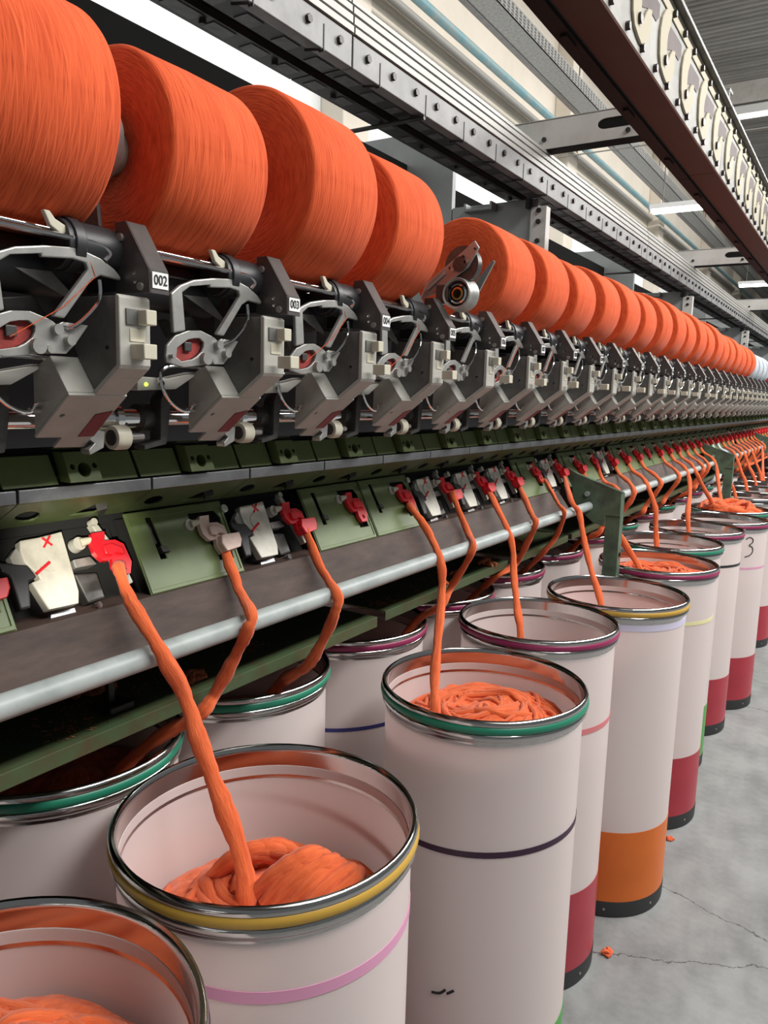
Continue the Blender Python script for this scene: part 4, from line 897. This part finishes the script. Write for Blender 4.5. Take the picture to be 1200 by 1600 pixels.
heap('I', 0.72, 0.02, 26, [], 'orange sliver coil inside the can marked 3')
heap('J', 1.01, 0.055, 29, rfolds(30, 26, 0.016, 0.14, 0.03, 0.18), 'orange sliver heap bulging above the rim of a green ringed can', r=0.200)
heap('K', 0.75, 0.02, 32, [], 'orange sliver coil inside the chrome ringed can behind the heaped one')
for k in 'LMN': heap(k, 0.8, 0.02, ord(k), [], 'white sliver coil inside the chrome ringed can' if k == 'L' else 'sliver coil inside a far front row can, %s beyond the second post' % ordinal('LMN'.index(k)+1), white=(k == 'L'))
for k in range(0, 8): heap('R%d' % k, 0.93 if k == 1 else 0.88, 0.02, 50+k, [], 'orange sliver coil in the back row can, %s from the left edge' % ordinal(k+1))

# ------------------------------------------------------------------ sliver strands
def strand(n, pts, dest, r0=0.0085, r1=0.0125, m='sliver'):
    q = random.Random(100+n); P = catmull(pts, 8); N = len(P)
    rad = []; ph = q.random()*6
    for i in range(N):
        t = i/(N-1); rad.append((r0+(r1-r0)*min(1, t*1.4))*(1+0.12*sin(ph+i*0.6)+0.10*(q.random()-0.5)))
    for i in range(1, N-1):
        P[i] = P[i] + Vector((0, q.uniform(-1, 1)*0.0012, q.uniform(-1, 1)*0.001))
    b = MB().tube(P, rad, n=14, uv=True, flat=0.72)
    o = b.build('sliver_strand', M[m], origin=P[0], ang=70)
    c = 'white' if m == 'sliver_white' else 'orange'
    tag(o, '%s sliver strand from the %s trumpet, %s' % (c, ordinal(n), dest), 'sliver', 'sliver strands feeding the spinning units')
TOP = lambda n: PF(S0+PITCH*(n-1))(*((0.187, 0.1015, 0.006) if n in NOCLIP else (0.192, 0.085, 0.012)))
HAND = {1: [(-0.965, 0.768, 1.405), (-0.93, 0.762, 1.356), (-0.862, 0.754, 1.3), (-0.846, 0.789, 1.218), (-0.82, 0.799, 1.134), (-0.78, 0.805, 1.048), (-0.742, 0.806, 0.970), (-0.718, 0.790, 0.912)],
2: [(-0.98, 1.018, 1.387), (-0.925, 0.997, 1.325), (-0.86, 0.956, 1.303), (-0.858, 0.943, 1.279), (-0.89, 0.944, 1.221), (-0.925, 0.935, 1.155), (-0.938, 0.908, 1.121), (-1.0, 0.892, 1.078), (-1.06, 0.86, 1.02), (-1.10, 0.83, 0.95)],
3: [(-0.975, 1.25, 1.394), (-0.93, 1.241, 1.327), (-0.86, 1.206, 1.284), (-0.857, 1.196, 1.254), (-0.89, 1.202, 1.188), (-0.932, 1.207, 1.125), (-1.02, 1.241, 1.063), (-1.08, 1.26, 1.0), (-1.12, 1.27, 0.93)],
5: [(-0.975, 1.677, 1.402), (-0.93, 1.695, 1.339), (-0.860, 1.642, 1.274), (-0.84, 1.613, 1.203), (-0.8, 1.526, 1.121), (-0.77, 1.461, 1.054), (-0.74, 1.413, 1.006), (-0.735, 1.41, 0.95)],
6: [(-0.975, 1.918, 1.404), (-0.92, 1.905, 1.311), (-0.860, 1.822, 1.291), (-0.88, 1.823, 1.24), (-0.93, 1.845, 1.166), (-0.942, 1.808, 1.117), (-1.02, 1.829, 1.06), (-1.08, 1.82, 0.98), (-1.12, 1.80, 0.92)],
7: [(-0.975, 2.165, 1.39), (-0.89, 2.102, 1.307), (-0.860, 2.092, 1.245), (-0.84, 2.065, 1.166), (-0.8, 2.004, 1.09), (-0.77, 1.963, 1.031), (-0.765, 1.97, 0.90), (-0.77, 2.0, 0.74)],
8: [(-0.975, 2.405, 1.385), (-0.888, 2.303, 1.316), (-0.860, 2.269, 1.293), (-0.89, 2.289, 1.231), (-0.942, 2.328, 1.144), (-0.97, 2.26, 1.115), (-1.03, 2.287, 1.063), (-1.1, 2.26, 0.98), (-1.13, 2.25, 0.92)],
9: [(-0.975, 2.644, 1.387), (-0.885, 2.544, 1.322), (-0.860, 2.536, 1.293), (-0.9, 2.587, 1.209), (-0.942, 2.591, 1.145), (-1.02, 2.639, 1.063), (-1.1, 2.66, 0.98), (-1.14, 2.67, 0.92)],
10: [(-0.975, 2.849, 1.388), (-0.88, 2.662, 1.321), (-0.857, 2.682, 1.283), (-0.82, 2.641, 1.2), (-0.77, 2.573, 1.115), (-0.7, 2.479, 1.027), (-0.69, 2.48, 0.95), (-0.69, 2.49, 0.885)]}
for n, pts in HAND.items():
    x, y, z = TOP(n)
    pts = [(x, y, z)] + pts
    dest = {1: 'falling into the yellow ringed near can', 2: 'bending back to the green ringed can at left', 3: 'bending back to the second green ringed can', 5: 'falling into the plum taped can', 6: 'bending back behind the fifth strand', 7: 'falling into the can with rose tape', 8: 'bending back over the second tray', 9: 'bending back past the rust coloured lint', 10: 'falling into the can with orange lower band'}[n]
    strand(n, pts, dest, *( (0.0080, 0.0150) if n == 1 else (0.0085, 0.0125) if n < 4 else (0.0085, 0.0110)))
FR = {11: 'F', 14: 'G', 18: 'H', 19: 'J', 23: 'K', 22: 'J', 26: 'L', 28: 'M', 30: 'N', 33: 'N', 35: 'O', 38: 'P'}
SKIP = {4, 16}
for n in range(11, 42):
    if n in SKIP: continue
    q = random.Random(n); x, y, z = TOP(n)
    m = 'sliver_white' if n in (24, 25, 26) else 'sliver'
    s = q.uniform(-0.07, 0.0)
    if n in FR:
        cx, cy, fl = cans[FR[n]]; zt = {'F': 1.0, 'J': 1.05}.get(FR[n], 0.8)
        ex, ey = cx - 0.02, cy + max(-0.12, min(0.12, y-0.1-cy))
        e0 = (ex-0.05, ey+0.02, 1.06)
        pts = [(x, y, z), (x+0.03, y-0.01, z-0.05), (-0.90, y-0.03, 1.32), (-0.860, y-0.06, 1.27), (-0.84+0.02, (y-0.06)*0.6+ey*0.4, 1.18), e0, (ex, ey, zt)]
        strand(n, pts, 'falling into the front row')
    else:
        j = min(range(0, 17), key=lambda j: abs(cans['R%d' % j][1]-y)); cx, cy, fl = cans['R%d' % j]
        pts = [(x, y, z), (x+0.03, y-0.01, z-0.05), (-0.90, y-0.03+s*0.4, 1.32), (-0.860, y-0.05+s, 1.285), (-0.868, y-0.06+s, 1.25), (-0.92, y-0.05+s, 1.17), (-0.942, y-0.06+s, 1.12), (-1.03, (y+cy)/2, 1.065), (-1.12, cy*0.6+y*0.4, 0.93)]
        strand(n, pts, 'bending back under the machine', m=m)
